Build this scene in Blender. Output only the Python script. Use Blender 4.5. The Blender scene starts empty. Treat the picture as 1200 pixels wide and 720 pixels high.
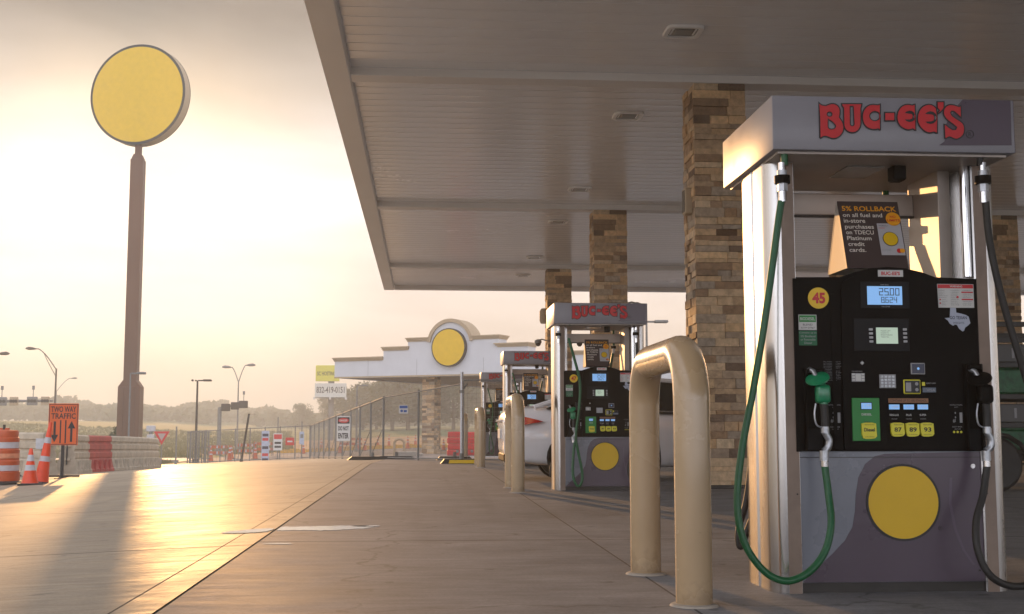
import bpy, bmesh, math, random
from mathutils import Vector, Matrix
random.seed(7)
S = bpy.context.scene
COL = S.collection
R = math.radians
# ------------------------------------------------------------------ camera
CH = .75; FPX = 1400.0
TH = math.atan(142/FPX); PSI = math.atan(105/FPX*math.cos(TH))
CF = Vector((math.sin(PSI)*math.cos(TH), math.cos(PSI)*math.cos(TH), math.sin(TH)))
CR = Vector((math.cos(PSI), -math.sin(PSI), 0)); CU = CR.cross(CF)
cam_d = bpy.data.cameras.new('camera'); cam = bpy.data.objects.new('camera', cam_d); COL.objects.link(cam)
cam_d.sensor_width = 36; cam_d.lens = FPX/1200*36; cam_d.clip_start = .05; cam_d.clip_end = 5000
m3 = Matrix((CR, CU, -CF)).transposed()
cam.matrix_world = Matrix.Translation((0, 0, CH)) @ m3.to_4x4()
S.camera = cam
# ------------------------------------------------------------------ sun, sky, exposure
sd = CF + CR*(163-600)/FPX + CU*(360-300)/FPX; sd.normalize()
SUN_EL = math.asin(sd.z); SUN_AZ = math.atan2(sd.x, sd.y)      # azimuth from +Y towards +X
sl = bpy.data.lights.new('sun', 'SUN'); sl.energy = 2.5; sl.angle = R(.55); sl.color = (1, .52, .19)
so = bpy.data.objects.new('sun', sl); COL.objects.link(so)
so.rotation_euler = sd.to_track_quat('Z', 'Y').to_euler()
W = bpy.data.worlds.new('World'); S.world = W; W.use_nodes = True
nt = W.node_tree; nt.nodes.clear()
def N(t, ty, **k):
    n = t.nodes.new(ty)
    for a, b in k.items():
        if a in n.inputs: n.inputs[a].default_value = b
        else: setattr(n, a, b)
    return n
wo = N(nt, 'ShaderNodeOutputWorld'); bg = N(nt, 'ShaderNodeBackground')
sky = N(nt, 'ShaderNodeTexSky', sky_type='NISHITA', sun_disc=False, sun_elevation=SUN_EL, sun_rotation=SUN_AZ,
        altitude=50, air_density=1.0, dust_density=6.0, ozone_density=1.0)
geo = N(nt, 'ShaderNodeNewGeometry'); 
tc = N(nt, 'ShaderNodeTexCoord'); sx = N(nt, 'ShaderNodeSeparateXYZ'); nt.links.new(tc.outputs['Generated'], sx.inputs[0])
# thin overcast: a cloud deck that evens out the clear sky, thicker high up
mp = N(nt, 'ShaderNodeMapping'); mp.inputs['Scale'].default_value = (1.2, 1.2, 4.5); nt.links.new(tc.outputs['Generated'], mp.inputs[0])
nz = N(nt, 'ShaderNodeTexNoise', Scale=2.0, Detail=6.0, Roughness=.55, Distortion=.4); nt.links.new(mp.outputs[0], nz.inputs['Vector'])
dotn = N(nt, 'ShaderNodeVectorMath', operation='DOT_PRODUCT'); nt.links.new(tc.outputs['Generated'], dotn.inputs[0]); dotn.inputs[1].default_value = sd
glow = N(nt, 'ShaderNodeMapRange', interpolation_type='SMOOTHERSTEP'); glow.inputs['From Min'].default_value = .94; glow.inputs['From Max'].default_value = 1.0
glow.inputs['To Min'].default_value = 0; glow.inputs['To Max'].default_value = 1; nt.links.new(dotn.outputs['Value'], glow.inputs[0])
# cloud radiance = base + glow
ramp = N(nt, 'ShaderNodeValToRGB'); nt.links.new(sx.outputs[2], ramp.inputs[0])
cr = ramp.color_ramp; cr.elements[0].position = 0.0; cr.elements[0].color = (5.3, 4.6, 3.95, 1)
cr.elements[1].position = .12; cr.elements[1].color = (6.5, 6.0, 5.6, 1)
for p, c in ((.20, (6.6, 6.3, 6.1)), (.27, (3.8, 3.45, 3.05)), (.33, (1.95, 1.76, 1.56)), (.5, (4.2, 4.0, 3.9)), (1, (4.2, 4.2, 4.4))):
    e = cr.elements.new(p); e.color = (*c, 1)
cl = N(nt, 'ShaderNodeMapRange'); cl.inputs['From Min'].default_value = .35; cl.inputs['From Max'].default_value = .7
cl.inputs['To Min'].default_value = .78; cl.inputs['To Max'].default_value = 1.2; nt.links.new(nz.outputs[0], cl.inputs[0])
mul = N(nt, 'ShaderNodeVectorMath', operation='SCALE'); nt.links.new(ramp.outputs[0], mul.inputs[0]); nt.links.new(cl.outputs[0], mul.inputs['Scale'])
# away from the sun the deck is brightened, as added fill for shaded sides
aw = N(nt, 'ShaderNodeMapRange'); aw.inputs['From Min'].default_value = -1; aw.inputs['From Max'].default_value = .9
aw.inputs['To Min'].default_value = 3.0; aw.inputs['To Max'].default_value = 1.0; nt.links.new(dotn.outputs['Value'], aw.inputs[0])
mul2 = N(nt, 'ShaderNodeVectorMath', operation='SCALE'); nt.links.new(mul.outputs[0], mul2.inputs[0]); nt.links.new(aw.outputs[0], mul2.inputs['Scale'])
mixw = N(nt, 'ShaderNodeMix', data_type='RGBA'); mixw.inputs[0].default_value = .99
nt.links.new(sky.outputs[0], mixw.inputs[6]); tint = N(nt, 'ShaderNodeMix', data_type='RGBA'); awt = N(nt, 'ShaderNodeMapRange'); awt.inputs['From Min'].default_value = -.6; awt.inputs['From Max'].default_value = .8; nt.links.new(dotn.outputs['Value'], awt.inputs[0]); nt.links.new(awt.outputs[0], tint.inputs[0]); tint.inputs[6].default_value = (.85, .94, 1.12, 1); tint.inputs[7].default_value = (1.03, .99, .98, 1)
tmul = N(nt, 'ShaderNodeVectorMath', operation='MULTIPLY'); nt.links.new(mul2.outputs[0], tmul.inputs[0]); nt.links.new(tint.outputs[2], tmul.inputs[1]); nt.links.new(tmul.outputs[0], mixw.inputs[7])
gl2 = N(nt, 'ShaderNodeMath', operation='POWER'); nt.links.new(glow.outputs[0], gl2.inputs[0]); gl2.inputs[1].default_value = 14
glc = N(nt, 'ShaderNodeVectorMath', operation='SCALE'); glc.inputs[0].default_value = (4, 2.7, 1.4); nt.links.new(gl2.outputs[0], glc.inputs['Scale'])
addw = N(nt, 'ShaderNodeVectorMath', operation='ADD'); nt.links.new(mixw.outputs[2], addw.inputs[0]); nt.links.new(glc.outputs[0], addw.inputs[1])
nt.links.new(addw.outputs[0], bg.inputs[0]); bg.inputs[1].default_value = .105
nt.links.new(bg.outputs[0], wo.inputs[0])
S.view_settings.view_transform = 'Standard'; S.view_settings.look = 'None'; S.view_settings.gamma = 1
S.view_settings.use_curve_mapping = False; S.view_settings.exposure = .68
S.render.engine = 'CYCLES'
S.cycles.use_denoising = True
try: S.cycles.denoiser = 'OPENIMAGEDENOISE'
except Exception: pass
S.cycles.max_bounces = 6; S.cycles.diffuse_bounces = 3; S.cycles.glossy_bounces = 3; S.cycles.transmission_bounces = 4
S.cycles.volume_bounces = 2; S.cycles.transparent_max_bounces = 12; S.cycles.sample_clamp_indirect = 6
# ------------------------------------------------------------------ photo rays, used to survey real positions
def ray(px, py): return CF + CR*(px-600)/FPX + CU*(360-py)/FPX
def atY(px, py, y):
    d = ray(px, py); return Vector((0, 0, CH)) + d*(y/d.y)
def atZ(px, py, z):
    d = ray(px, py); return Vector((0, 0, CH)) + d*((z-CH)/d.z)
# ------------------------------------------------------------------ materials
MATS = {}
def mat(name, col, rough=.5, metal=0, coat=0, spec=None, emit=None, es=0, noise=0, nscale=8, bump=0, bscale=60, rvar=0, stretch=(1, 1, 1), alpha=None):
    if name in MATS: return MATS[name]
    m = bpy.data.materials.new(name); m.use_nodes = True; t = m.node_tree; b = t.nodes['Principled BSDF']
    b.inputs['Base Color'].default_value = (*col, 1); b.inputs['Roughness'].default_value = rough; b.inputs['Metallic'].default_value = metal
    b.inputs['Coat Weight'].default_value = coat; b.inputs['Coat Roughness'].default_value = .12
    if spec is not None: b.inputs['Specular IOR Level'].default_value = spec
    if emit: b.inputs['Emission Color'].default_value = (*emit, 1); b.inputs['Emission Strength'].default_value = es
    if noise or bump or rvar:
        c = N(t, 'ShaderNodeTexCoord'); mp = N(t, 'ShaderNodeMapping'); mp.inputs['Scale'].default_value = stretch; t.links.new(c.outputs['Object'], mp.inputs[0])
        n = N(t, 'ShaderNodeTexNoise', Scale=nscale, Detail=6.0, Roughness=.6); t.links.new(mp.outputs[0], n.inputs['Vector'])
        if noise:
            r = N(t, 'ShaderNodeMapRange'); r.inputs['From Min'].default_value = .3; r.inputs['From Max'].default_value = .7
            r.inputs['To Min'].default_value = 1-noise; r.inputs['To Max'].default_value = 1+noise*.6; t.links.new(n.outputs[0], r.inputs[0])
            v = N(t, 'ShaderNodeVectorMath', operation='SCALE'); v.inputs[0].default_value = col; t.links.new(r.outputs[0], v.inputs['Scale']); t.links.new(v.outputs[0], b.inputs['Base Color'])
        if rvar:
            r = N(t, 'ShaderNodeMapRange'); r.inputs['From Min'].default_value = .3; r.inputs['From Max'].default_value = .7
            r.inputs['To Min'].default_value = max(rough-rvar, .03); r.inputs['To Max'].default_value = rough+rvar; t.links.new(n.outputs[0], r.inputs[0]); t.links.new(r.outputs[0], b.inputs['Roughness'])
        if bump:
            n2 = N(t, 'ShaderNodeTexNoise', Scale=bscale, Detail=4.0); t.links.new(mp.outputs[0], n2.inputs['Vector'])
            bp = N(t, 'ShaderNodeBump', Strength=bump, Distance=.01); t.links.new(n2.outputs[0], bp.inputs['Height']); t.links.new(bp.outputs[0], b.inputs['Normal'])
    MATS[name] = m; return m
bronze = mat('bronze_strip', (.27, .20, .155), .5, noise=.2, nscale=6)
steel = mat('brushed_stainless', (.56, .545, .53), .25, 1, noise=.12, nscale=5, rvar=.1, stretch=(1, 1, .12))
chrome = mat('polished_steel', (.75, .75, .76), .16, 1, rvar=.06, nscale=9)
dullsteel = mat('dull_painted_steel', (.40, .35, .31), .42, .35, noise=.15, nscale=3)
blackp = mat('black_plastic', (.006, .005, .0045), .5, spec=.08, noise=.2, bump=.12, bscale=220)
blackg = mat('black_gloss', (.008, .008, .009), .35, spec=.12)
rubber = mat('black_rubber', (.02, .019, .018), .55, noise=.3)
greyp = mat('light_grey_panel', (.19, .205, .245), .3, coat=.3, noise=.05, nscale=2, rvar=.06)
purp = mat('purple_grey_panel', (.078, .055, .08), .3, coat=.3, noise=.08, nscale=2, rvar=.06)
signwhite = mat('sign_white', (.24, .237, .265), .38, coat=.12, noise=.10, nscale=4, rvar=.08)
red = mat('sign_red', (.55, .012, .02), .4); black = mat('ink_black', (.012, .012, .014), .45)
yellow = mat('emblem_yellow', (.72, .45, .005), .42, noise=.06, nscale=3)
ystick = mat('sticker_yellow', (.80, .52, .01), .4); ylime = mat('button_yellow', (.72, .66, .03), .4)
white = mat('sticker_white', (.60, .60, .58), .5); lgrey = mat('print_grey', (.32, .32, .33), .6)
greenh = mat('green_rubber', (.004, .10, .032), .38, noise=.15, nscale=30); greenn = mat('green_nozzle', (.005, .22, .09), .28, coat=.3, noise=.2, nscale=40)
greenp = mat('green_panel', (.01, .22, .03), .4); greend = mat('dark_green_label', (.01, .13, .05), .5)
lcd = mat('backlit_blue_lcd', (.15, .3, .55), .3, emit=(.16, .34, .62), es=.55); lcdd = mat('lcd_segment', (.01, .02, .06), .5)
scr = mat('backlit_green_screen', (.4, .5, .4), .3, emit=(.42, .55, .42), es=.32)
brown = mat('poster_brown', (.055, .035, .032), .5); orange = mat('poster_orange', (.80, .34, .01), .5); cream = mat('poster_cream', (.72, .66, .58), .6)
strip = mat('ethanol_strip', (.28, .13, .06), .5); navy = mat('navy', (.01, .015, .05), .3)
tan = mat('tan_gloss_paint', (.44, .315, .18), .26, coat=.6, noise=.08, nscale=2.5, rvar=.08, bump=.05, bscale=9)
t = tan.node_tree; p = t.nodes['Principled BSDF']; c = N(t, 'ShaderNodeTexCoord'); sz = N(t, 'ShaderNodeSeparateXYZ'); t.links.new(c.outputs['Object'], sz.inputs[0])
n1 = N(t, 'ShaderNodeTexNoise', Scale=9.0, Detail=8.0, Roughness=.7); t.links.new(c.outputs['Object'], n1.inputs[0]); n2 = N(t, 'ShaderNodeTexNoise', Scale=45.0, Detail=4.0, Roughness=.6); t.links.new(c.outputs['Object'], n2.inputs[0])
hz_ = N(t, 'ShaderNodeMapRange'); hz_.inputs['From Min'].default_value = .0; hz_.inputs['From Max'].default_value = .22; hz_.inputs['To Min'].default_value = .34; hz_.inputs['To Max'].default_value = -.08; t.links.new(sz.outputs[2], hz_.inputs[0])
ad = N(t, 'ShaderNodeMath', operation='ADD'); t.links.new(n1.outputs[0], ad.inputs[0]); t.links.new(hz_.outputs[0], ad.inputs[1]); d1 = N(t, 'ShaderNodeMapRange'); d1.inputs['From Min'].default_value = .60; d1.inputs['From Max'].default_value = .84; d1.inputs['To Max'].default_value = .42; t.links.new(ad.outputs[0], d1.inputs[0])
d2 = N(t, 'ShaderNodeMapRange'); d2.inputs['From Min'].default_value = .71; d2.inputs['From Max'].default_value = .74; d2.inputs['To Max'].default_value = .7; t.links.new(n2.outputs[0], d2.inputs[0]); mxx = N(t, 'ShaderNodeMath', operation='MAXIMUM'); t.links.new(d1.outputs[0], mxx.inputs[0]); t.links.new(d2.outputs[0], mxx.inputs[1])
mm = N(t, 'ShaderNodeMix', data_type='RGBA'); src = p.inputs['Base Color'].links[0].from_socket; t.links.new(mxx.outputs[0], mm.inputs[0]); t.links.new(src, mm.inputs[6]); mm.inputs[7].default_value = (.16, .105, .06, 1); t.links.new(mm.outputs[2], p.inputs['Base Color'])
alum = mat('cast_aluminium', (.45, .47, .5), .35, .8, noise=.25, nscale=40)
soffm = mat('soffit_white_metal', (.87, .87, .88), .24, .0, coat=.35, noise=.035, nscale=.35, rvar=.04, spec=.7)
fascm = mat('fascia_cream', (.76, .73, .70), .4, noise=.05, nscale=.6)
lens = mat('light_lens', (.30, .29, .27), .15, noise=.2)
wfasc = mat('white_stucco', (.60, .61, .64), .7, noise=.07, nscale=.8); tanm = mat('tan_cornice', (.42, .32, .21), .6, noise=.1)
stone = None
polem = mat('bronze_pole_paint', (.15, .062, .025), .5, noise=.12, nscale=.7, stretch=(1, 1, .3)); gal = mat('galvanised_steel', (.20, .20, .19), .75, .0, noise=.2)
dark = mat('dark_metal', (.04, .037, .034), .5, .3, noise=.2)
orp = mat('traffic_orange', (.72, .06, .012), .38, noise=.15, nscale=6); orb = mat('brown_orange', (.48, .085, .022), .45, noise=.25, nscale=5)
refl = mat('reflective_white', (.48, .48, .50), .4, noise=.15, nscale=9)
sor = mat('sign_orange', (.66, .115, .02), .45, noise=.1, nscale=3)
plw = mat('dirty_white_plastic', (.45, .38, .29), .5, noise=.3, nscale=3, bump=.3, bscale=8); plr = mat('faded_red_plastic', (.42, .06, .045), .5, noise=.3, nscale=3, bump=.3, bscale=8)
plred = mat('red_plastic', (.55, .03, .03), .4, noise=.15)
carp = mat('white_car_paint', (.80, .80, .82), .22, coat=1, noise=.02); glass = mat('dark_glass', (.012, .014, .014), .06, spec=.8)
tail = mat('tail_lamp_red', (.55, .01, .015), .12, coat=1); alloy = mat('alloy', (.4, .4, .42), .3, .9)
bark = mat('bark', (.09, .065, .045), .85, noise=.3, nscale=6)
concf = mat('concrete_block', (.36, .32, .27), .85, noise=.25, nscale=6, bump=.3, bscale=40)
def leafmat(name, a, b):
    m = bpy.data.materials.new(name); m.use_nodes = True; t = m.node_tree; p = t.nodes['Principled BSDF']
    at = N(t, 'ShaderNodeAttribute', attribute_name='tone'); mx = N(t, 'ShaderNodeMix', data_type='RGBA'); mx.inputs[6].default_value = (*a, 1); mx.inputs[7].default_value = (*b, 1)
    t.links.new(at.outputs['Fac'], mx.inputs[0]); t.links.new(mx.outputs[2], p.inputs['Base Color']); p.inputs['Roughness'].default_value = .6
    tr = N(t, 'ShaderNodeBsdfTranslucent'); t.links.new(mx.outputs[2], tr.inputs[0]); ms = N(t, 'ShaderNodeMixShader'); ms.inputs[0].default_value = .35
    t.links.new(p.outputs[0], ms.inputs[1]); t.links.new(tr.outputs[0], ms.inputs[2]); t.links.new(ms.outputs[0], t.nodes['Material Output'].inputs[0]); return m
leaf1 = leafmat('foliage', (.045, .06, .018), (.10, .115, .04)); leaf2 = leafmat('foliage_olive', (.06, .065, .02), (.12, .12, .05))
# stone: colour per stone from a face attribute
stone = bpy.data.materials.new('ledge_stone'); stone.use_nodes = True; t = stone.node_tree; p = t.nodes['Principled BSDF']
at = N(t, 'ShaderNodeAttribute', attribute_name='tone'); rp = N(t, 'ShaderNodeValToRGB'); t.links.new(at.outputs['Fac'], rp.inputs[0])
e = rp.color_ramp.elements; e[0].color = (.12, .06, .025, 1); e[1].color = (.74, .50, .27, 1)
for q, c in ((.18, (.20, .135, .09)), (.33, (.38, .23, .12)), (.45, (.36, .29, .22)), (.6, (.56, .36, .19)), (.78, (.64, .48, .31)), (.9, (.52, .34, .18))):
    x = rp.color_ramp.elements.new(q); x.color = (*c, 1)
c = N(t, 'ShaderNodeTexCoord'); n1 = N(t, 'ShaderNodeTexNoise', Scale=11.0, Detail=8.0, Roughness=.65); t.links.new(c.outputs['Object'], n1.inputs[0])
mr = N(t, 'ShaderNodeMapRange'); mr.inputs['From Min'].default_value = .3; mr.inputs['From Max'].default_value = .7; mr.inputs['To Min'].default_value = .65; mr.inputs['To Max'].default_value = 1.25
t.links.new(n1.outputs[0], mr.inputs[0]); vs = N(t, 'ShaderNodeVectorMath', operation='SCALE'); t.links.new(rp.outputs[0], vs.inputs[0]); t.links.new(mr.outputs[0], vs.inputs['Scale']); t.links.new(vs.outputs[0], p.inputs['Base Color'])
bp = N(t, 'ShaderNodeBump', Strength=.9, Distance=.02); t.links.new(n1.outputs[0], bp.inputs['Height']); t.links.new(bp.outputs[0], p.inputs['Normal']); p.inputs['Roughness'].default_value = .75
# ------------------------------------------------------------------ mesh builder
FONT = {}
def font_mesh(s, bold):
    k = (s, bold)
    if k not in FONT:
        cu = bpy.data.curves.new('t', 'FONT'); cu.body = s; cu.offset = bold; cu.resolution_u = 3; cu.align_x = 'LEFT'; cu.space_line = .9
        o = bpy.data.objects.new('t', cu); COL.objects.link(o)
        me = bpy.data.meshes.new_from_object(o.evaluated_get(bpy.context.evaluated_depsgraph_get()))
        FONT[k] = ([v.co.copy() for v in me.vertices], [tuple(p.vertices) for p in me.polygons])
        bpy.data.objects.remove(o); bpy.data.curves.remove(cu); bpy.data.meshes.remove(me)
    return FONT[k]
class MB:
    def __init__(s, M=None): s.v = []; s.f = []; s.m = []; s.mats = []; s.tone = []; s.M = M or Matrix(); s.usetone = False
    def mi(s, m):
        if m not in s.mats: s.mats.append(m)
        return s.mats.index(m)
    def add(s, vs, fs, m, tone=0):
        b = len(s.v); s.v += [s.M @ Vector(v) for v in vs]; i = s.mi(m)
        for f in fs: s.f.append([b+k for k in f]); s.m.append(i); s.tone.append(tone)
        return s
    def bm(s, bm, m, M=None):
        bm.verts.index_update(); s.add([(M @ v.co) if M else v.co.copy() for v in bm.verts], [[v.index for v in f.verts] for f in bm.faces], m); bm.free(); return s
    def box(s, x0, x1, y0, y1, z0, z1, m, bev=0, M=None, tone=0, seg=1):
        if bev:
            b = bmesh.new(); bmesh.ops.create_cube(b, size=1)
            for v in b.verts: v.co = Vector(((x0+x1)/2+v.co.x*(x1-x0), (y0+y1)/2+v.co.y*(y1-y0), (z0+z1)/2+v.co.z*(z1-z0)))
            bmesh.ops.bevel(b, geom=list(b.edges), offset=bev, segments=seg, affect='EDGES', profile=.5)
            return s.bm(b, m, M)
        vs = [(x, y, z) for x in (x0, x1) for y in (y0, y1) for z in (z0, z1)]
        if M: vs = [M @ Vector(v) for v in vs]
        return s.add(vs, [(0, 1, 3, 2), (4, 6, 7, 5), (0, 4, 5, 1), (2, 3, 7, 6), (0, 2, 6, 4), (1, 5, 7, 3)], m, tone)
    def prism(s, pts, a, b, m, axis='y', cap=True, M=None):
        """polygon in the plane across `axis`, extruded from a to b"""
        n = len(pts)
        def P(p, d): return (p[0], d, p[1]) if axis == 'y' else ((d, p[0], p[1]) if axis == 'x' else (p[0], p[1], d))
        vs = [P(p, a) for p in pts]+[P(p, b) for p in pts]
        if M: vs = [M @ Vector(v) for v in vs]
        fs = [(i, (i+1) % n, n+(i+1) % n, n+i) for i in range(n)]
        if cap: fs += [tuple(range(n))[::-1], tuple(range(n, 2*n))]
        return s.add(vs, fs, m)
    def tube(s, path, r, m, n=12, closed=False, cap=True, rs=None):
        P = [Vector(p) for p in path]; k = len(P); vs = []; fs = []
        T = []
        for i in range(k):
            a = P[max(i-1, 0)]; b = P[min(i+1, k-1)]; T.append((b-a).normalized())
        up = Vector((0, 0, 1)) if abs(T[0].z) < .9 else Vector((1, 0, 0))
        u = T[0].cross(up).normalized()
        for i in range(k):
            u = (u - T[i]*u.dot(T[i])).normalized(); w = T[i].cross(u); rr = rs[i] if rs else r
            for j in range(n):
                a = 2*math.pi*j/n; vs.append(P[i]+u*math.cos(a)*rr+w*math.sin(a)*rr)
        for i in range(k-1):
            for j in range(n): fs.append((i*n+j, i*n+(j+1) % n, (i+1)*n+(j+1) % n, (i+1)*n+j))
        if cap: fs += [tuple(range(n))[::-1], tuple((k-1)*n+j for j in range(n))]
        return s.add(vs, fs, m)
    def cyl(s, c, r, h, m, n=20, axis='z', r2=None):
        c = Vector(c); d = {'z': Vector((0, 0, h)), 'y': Vector((0, h, 0)), 'x': Vector((h, 0, 0))}[axis]
        return s.tube([c, c+d], r, m, n, rs=[r, r if r2 is None else r2])
    def lathe(s, prof, m, c=(0, 0, 0), n=24, M=None):
        c = Vector(c); vs = []; fs = []; k = len(prof)
        for r, z in prof:
            for j in range(n):
                a = 2*math.pi*j/n; v = Vector((math.cos(a)*r, math.sin(a)*r, z)); v = (M @ v) if M else v; vs.append(v+c)
        for i in range(k-1):
            for j in range(n): fs.append((i*n+j, i*n+(j+1) % n, (i+1)*n+(j+1) % n, (i+1)*n+j))
        fs += [tuple(range(n))[::-1], tuple((k-1)*n+j for j in range(n))]
        return s.add(vs, fs, m)
    def disc(s, cx, y, cz, r, m, n=40, rx=None, t=.002):
        rx = rx or r; return s.prism([(cx+rx*math.cos(2*math.pi*i/n), cz+r*math.sin(2*math.pi*i/n)) for i in range(n)], y, y+t, m)
    def rect(s, x0, x1, z0, z1, y, m, t=.002): return s.box(x0, x1, y, y+t, z0, z1, m)
    def text(s, txt, x0, x1, z0, z1, y, m, bold=.01, M=None, d=.0006):
        vs, fs = font_mesh(txt, bold)
        ax = min(v.x for v in vs); bx = max(v.x for v in vs); az = min(v.y for v in vs); bz = max(v.y for v in vs)
        q = [Vector((x0+(v.x-ax)/(bx-ax)*(x1-x0), y-d, z0+(v.y-az)/(bz-az)*(z1-z0))) for v in vs]
        if M: q = [M @ v for v in q]
        return s.add(q, fs, m)
    def build(s, name, parent=None, loc=None, smooth=35, kind=None, fixn=True):
        me = bpy.data.meshes.new(name); me.from_pydata([tuple(v) for v in s.v], [], s.f)
        for m in s.mats: me.materials.append(m)
        me.polygons.foreach_set('material_index', s.m)
        if s.usetone:
            a = me.attributes.new('tone', 'FLOAT', 'FACE'); a.data.foreach_set('value', s.tone)
        if fixn and len(s.f) < 60000:
            b = bmesh.new(); b.from_mesh(me); bmesh.ops.recalc_face_normals(b, faces=b.faces); b.to_mesh(me); b.free()
        me.update()
        if smooth:
            me.polygons.foreach_set('use_smooth', [True]*len(me.polygons)); me.set_sharp_from_angle(angle=R(smooth))
        o = bpy.data.objects.new(name, me); COL.objects.link(o)
        if parent: o.parent = parent
        if loc: o.location = loc
        if kind: o['kind'] = kind
        return o
def thing(name, label, cat, loc=(0, 0, 0), rz=0, group=None):
    o = bpy.data.objects.new(name, None); COL.objects.link(o); o.location = loc; o.rotation_euler = (0, 0, rz); o.empty_display_size = .2
    o['label'] = label; o['category'] = cat
    if group: o['group'] = group
    return o
def tag(o, label, cat, group=None):
    o['label'] = label; o['category'] = cat
    if group: o['group'] = group
    return o
def dup(root, loc=None, rz=None, label=None, group=None, skip=()):
    r = root.copy(); COL.objects.link(r)
    if loc is not None: r.location = loc
    if rz is not None: r.rotation_euler = (0, 0, rz)
    if label: r['label'] = label
    if group: r['group'] = group
    for ch in list(root.children):
        if ch.name.split('.')[0] in skip: continue
        c = ch.copy(); COL.objects.link(c); c.parent = r
        for g in list(ch.children):
            d = g.copy(); COL.objects.link(d); d.parent = c
    return r
def smoothpath(pts, n=8):
    P = [Vector(p) for p in pts]; P = [P[0]*2-P[1]]+P+[P[-1]*2-P[-2]]; out = []
    for i in range(1, len(P)-2):
        a, b, c, d = P[i-1:i+3]
        for k in range(n):
            t = k/n; out.append(.5*((2*b)+(c-a)*t+(2*a-5*b+4*c-d)*t*t+(3*b-a-3*c+d)*t**3))
    out.append(P[-2]); return out
# ------------------------------------------------------------------ ground
JX = -1.08
def sstep(a, b, x):
    t = max(0, min(1, (x-a)/(b-a))); return t*t*(3-2*t)
def zt(x, y):
    z = -.042*max(0, min(JX-x, 15)) - .017*max(0, min(y, 80)-26)
    z += 1.75*sstep(105, 220, y)
    z += 1.9*sstep(-30, -85, x)*sstep(95, 205, y) + 1.5*sstep(220, 500, y)
    return z
def grid(name, xs, ys, dz, m, kind='structure', zf=zt):
    b = MB(); nx = len(xs)
    b.add([(x, y, zf(x, y)+dz) for y in ys for x in xs], [(j*nx+i, j*nx+i+1, (j+1)*nx+i+1, (j+1)*nx+i) for j in range(len(ys)-1) for i in range(nx-1)], m)
    return b.build(name, smooth=20, kind=kind)
def concrete(name, col, rough, warm, joints, bumps, spec, seed):
    m = bpy.data.materials.new(name); m.use_nodes = True; t = m.node_tree; p = t.nodes['Principled BSDF']
    c = N(t, 'ShaderNodeTexCoord')
    def noise(scale, st, det=6., ro=.6, dist=0.):
        mp = N(t, 'ShaderNodeMapping'); mp.inputs['Scale'].default_value = st; mp.inputs['Location'].default_value = (seed, seed*2, 0); t.links.new(c.outputs['Object'], mp.inputs[0])
        n = N(t, 'ShaderNodeTexNoise', Scale=scale, Detail=det, Roughness=ro, Distortion=dist); t.links.new(mp.outputs[0], n.inputs['Vector']); return n.outputs[0]
    def rng(o, a, b, c_, d):
        r = N(t, 'ShaderNodeMapRange'); r.inputs['From Min'].default_value = a; r.inputs['From Max'].default_value = b; r.inputs['To Min'].default_value = c_; r.inputs['To Max'].default_value = d
        t.links.new(o, r.inputs[0]); return r.outputs[0]
    def mth(op, a, b):
        q = N(t, 'ShaderNodeMath', operation=op)
        for i, x in enumerate((a, b)):
            if isinstance(x, (int, float)): q.inputs[i].default_value = x
            else: t.links.new(x, q.inputs[i])
        return q.outputs[0]
    big = noise(.35, (1, 1, 1)); mid = noise(2.2, (1, 1, 1), 8, .65); streak = noise(1.5, (.5, 2.4, 1), 8, .72, .6); fine = noise(60, (1, 1, 1), 3)
    streak2 = noise(5, (.55, 2.4, 1), 7, .7, .5); tyre = noise(.8, (3.0, .16, 1), 4, .5, .3); broom = noise(14, (.5, 9, 1), 4, .6)
    f = mth('MULTIPLY', rng(big, .3, .7, .8, 1.15), rng(mid, .3, .7, .82, 1.15)); f = mth('MULTIPLY', f, rng(streak, .3, .7, .80, 1.15)); f = mth('MULTIPLY', f, rng(fine, .25, .75, .82, 1.14)); f = mth('MULTIPLY', f, rng(streak2, .3, .7, .84, 1.13)); f = mth('MULTIPLY', f, rng(tyre, .55, .75, 1, .8))
    spots = noise(5.5, (1, 1, 1), 2, .4); f = mth('MULTIPLY', f, rng(spots, .70, .76, 1, .6))
    # slab to slab tone, hairline cracks, gum and oil spots
    sxx = N(t, 'ShaderNodeSeparateXYZ'); t.links.new(c.outputs['Object'], sxx.inputs[0]); cmb = N(t, 'ShaderNodeCombineXYZ')
    gx = mth('FLOOR', mth('DIVIDE', mth('ADD', sxx.outputs[0], 9.8 if seed < 5 else -1.13+44.7), 4.4 if seed < 5 else 4.47), 0); gy = mth('FLOOR', mth('DIVIDE', mth('ADD', sxx.outputs[1], 100-(7.95 if seed < 5 else 3.6)+(1.2 if seed < 5 else -1)), 4.6 if seed < 5 else 4.5), 0)
    t.links.new(gx, cmb.inputs[0]); t.links.new(gy, cmb.inputs[1]); wn = N(t, 'ShaderNodeTexWhiteNoise'); t.links.new(cmb.outputs[0], wn.inputs[0]); f = mth('MULTIPLY', f, rng(wn.outputs['Value'], 0, 1, .90, 1.08))
    def vor(scale, feat, dis):
        q = N(t, 'ShaderNodeTexVoronoi', feature=feat, Scale=scale); md = N(t, 'ShaderNodeVectorMath', operation='SCALE'); nn = N(t, 'ShaderNodeTexNoise', Scale=3.0, Detail=5.0); t.links.new(c.outputs['Object'], nn.inputs[0])
        t.links.new(nn.outputs['Color'], md.inputs[0]); md.inputs['Scale'].default_value = dis; ad = N(t, 'ShaderNodeVectorMath', operation='ADD'); t.links.new(c.outputs['Object'], ad.inputs[0]); t.links.new(md.outputs[0], ad.inputs[1]); t.links.new(ad.outputs[0], q.inputs['Vector']); return q.outputs['Distance']
    crk = rng(vor(.33, 'DISTANCE_TO_EDGE', .5), .0, .006, .55, 1); f = mth('MULTIPLY', f, mth('MAXIMUM', crk, rng(big, .45, .5, 1, 0)))
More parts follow.
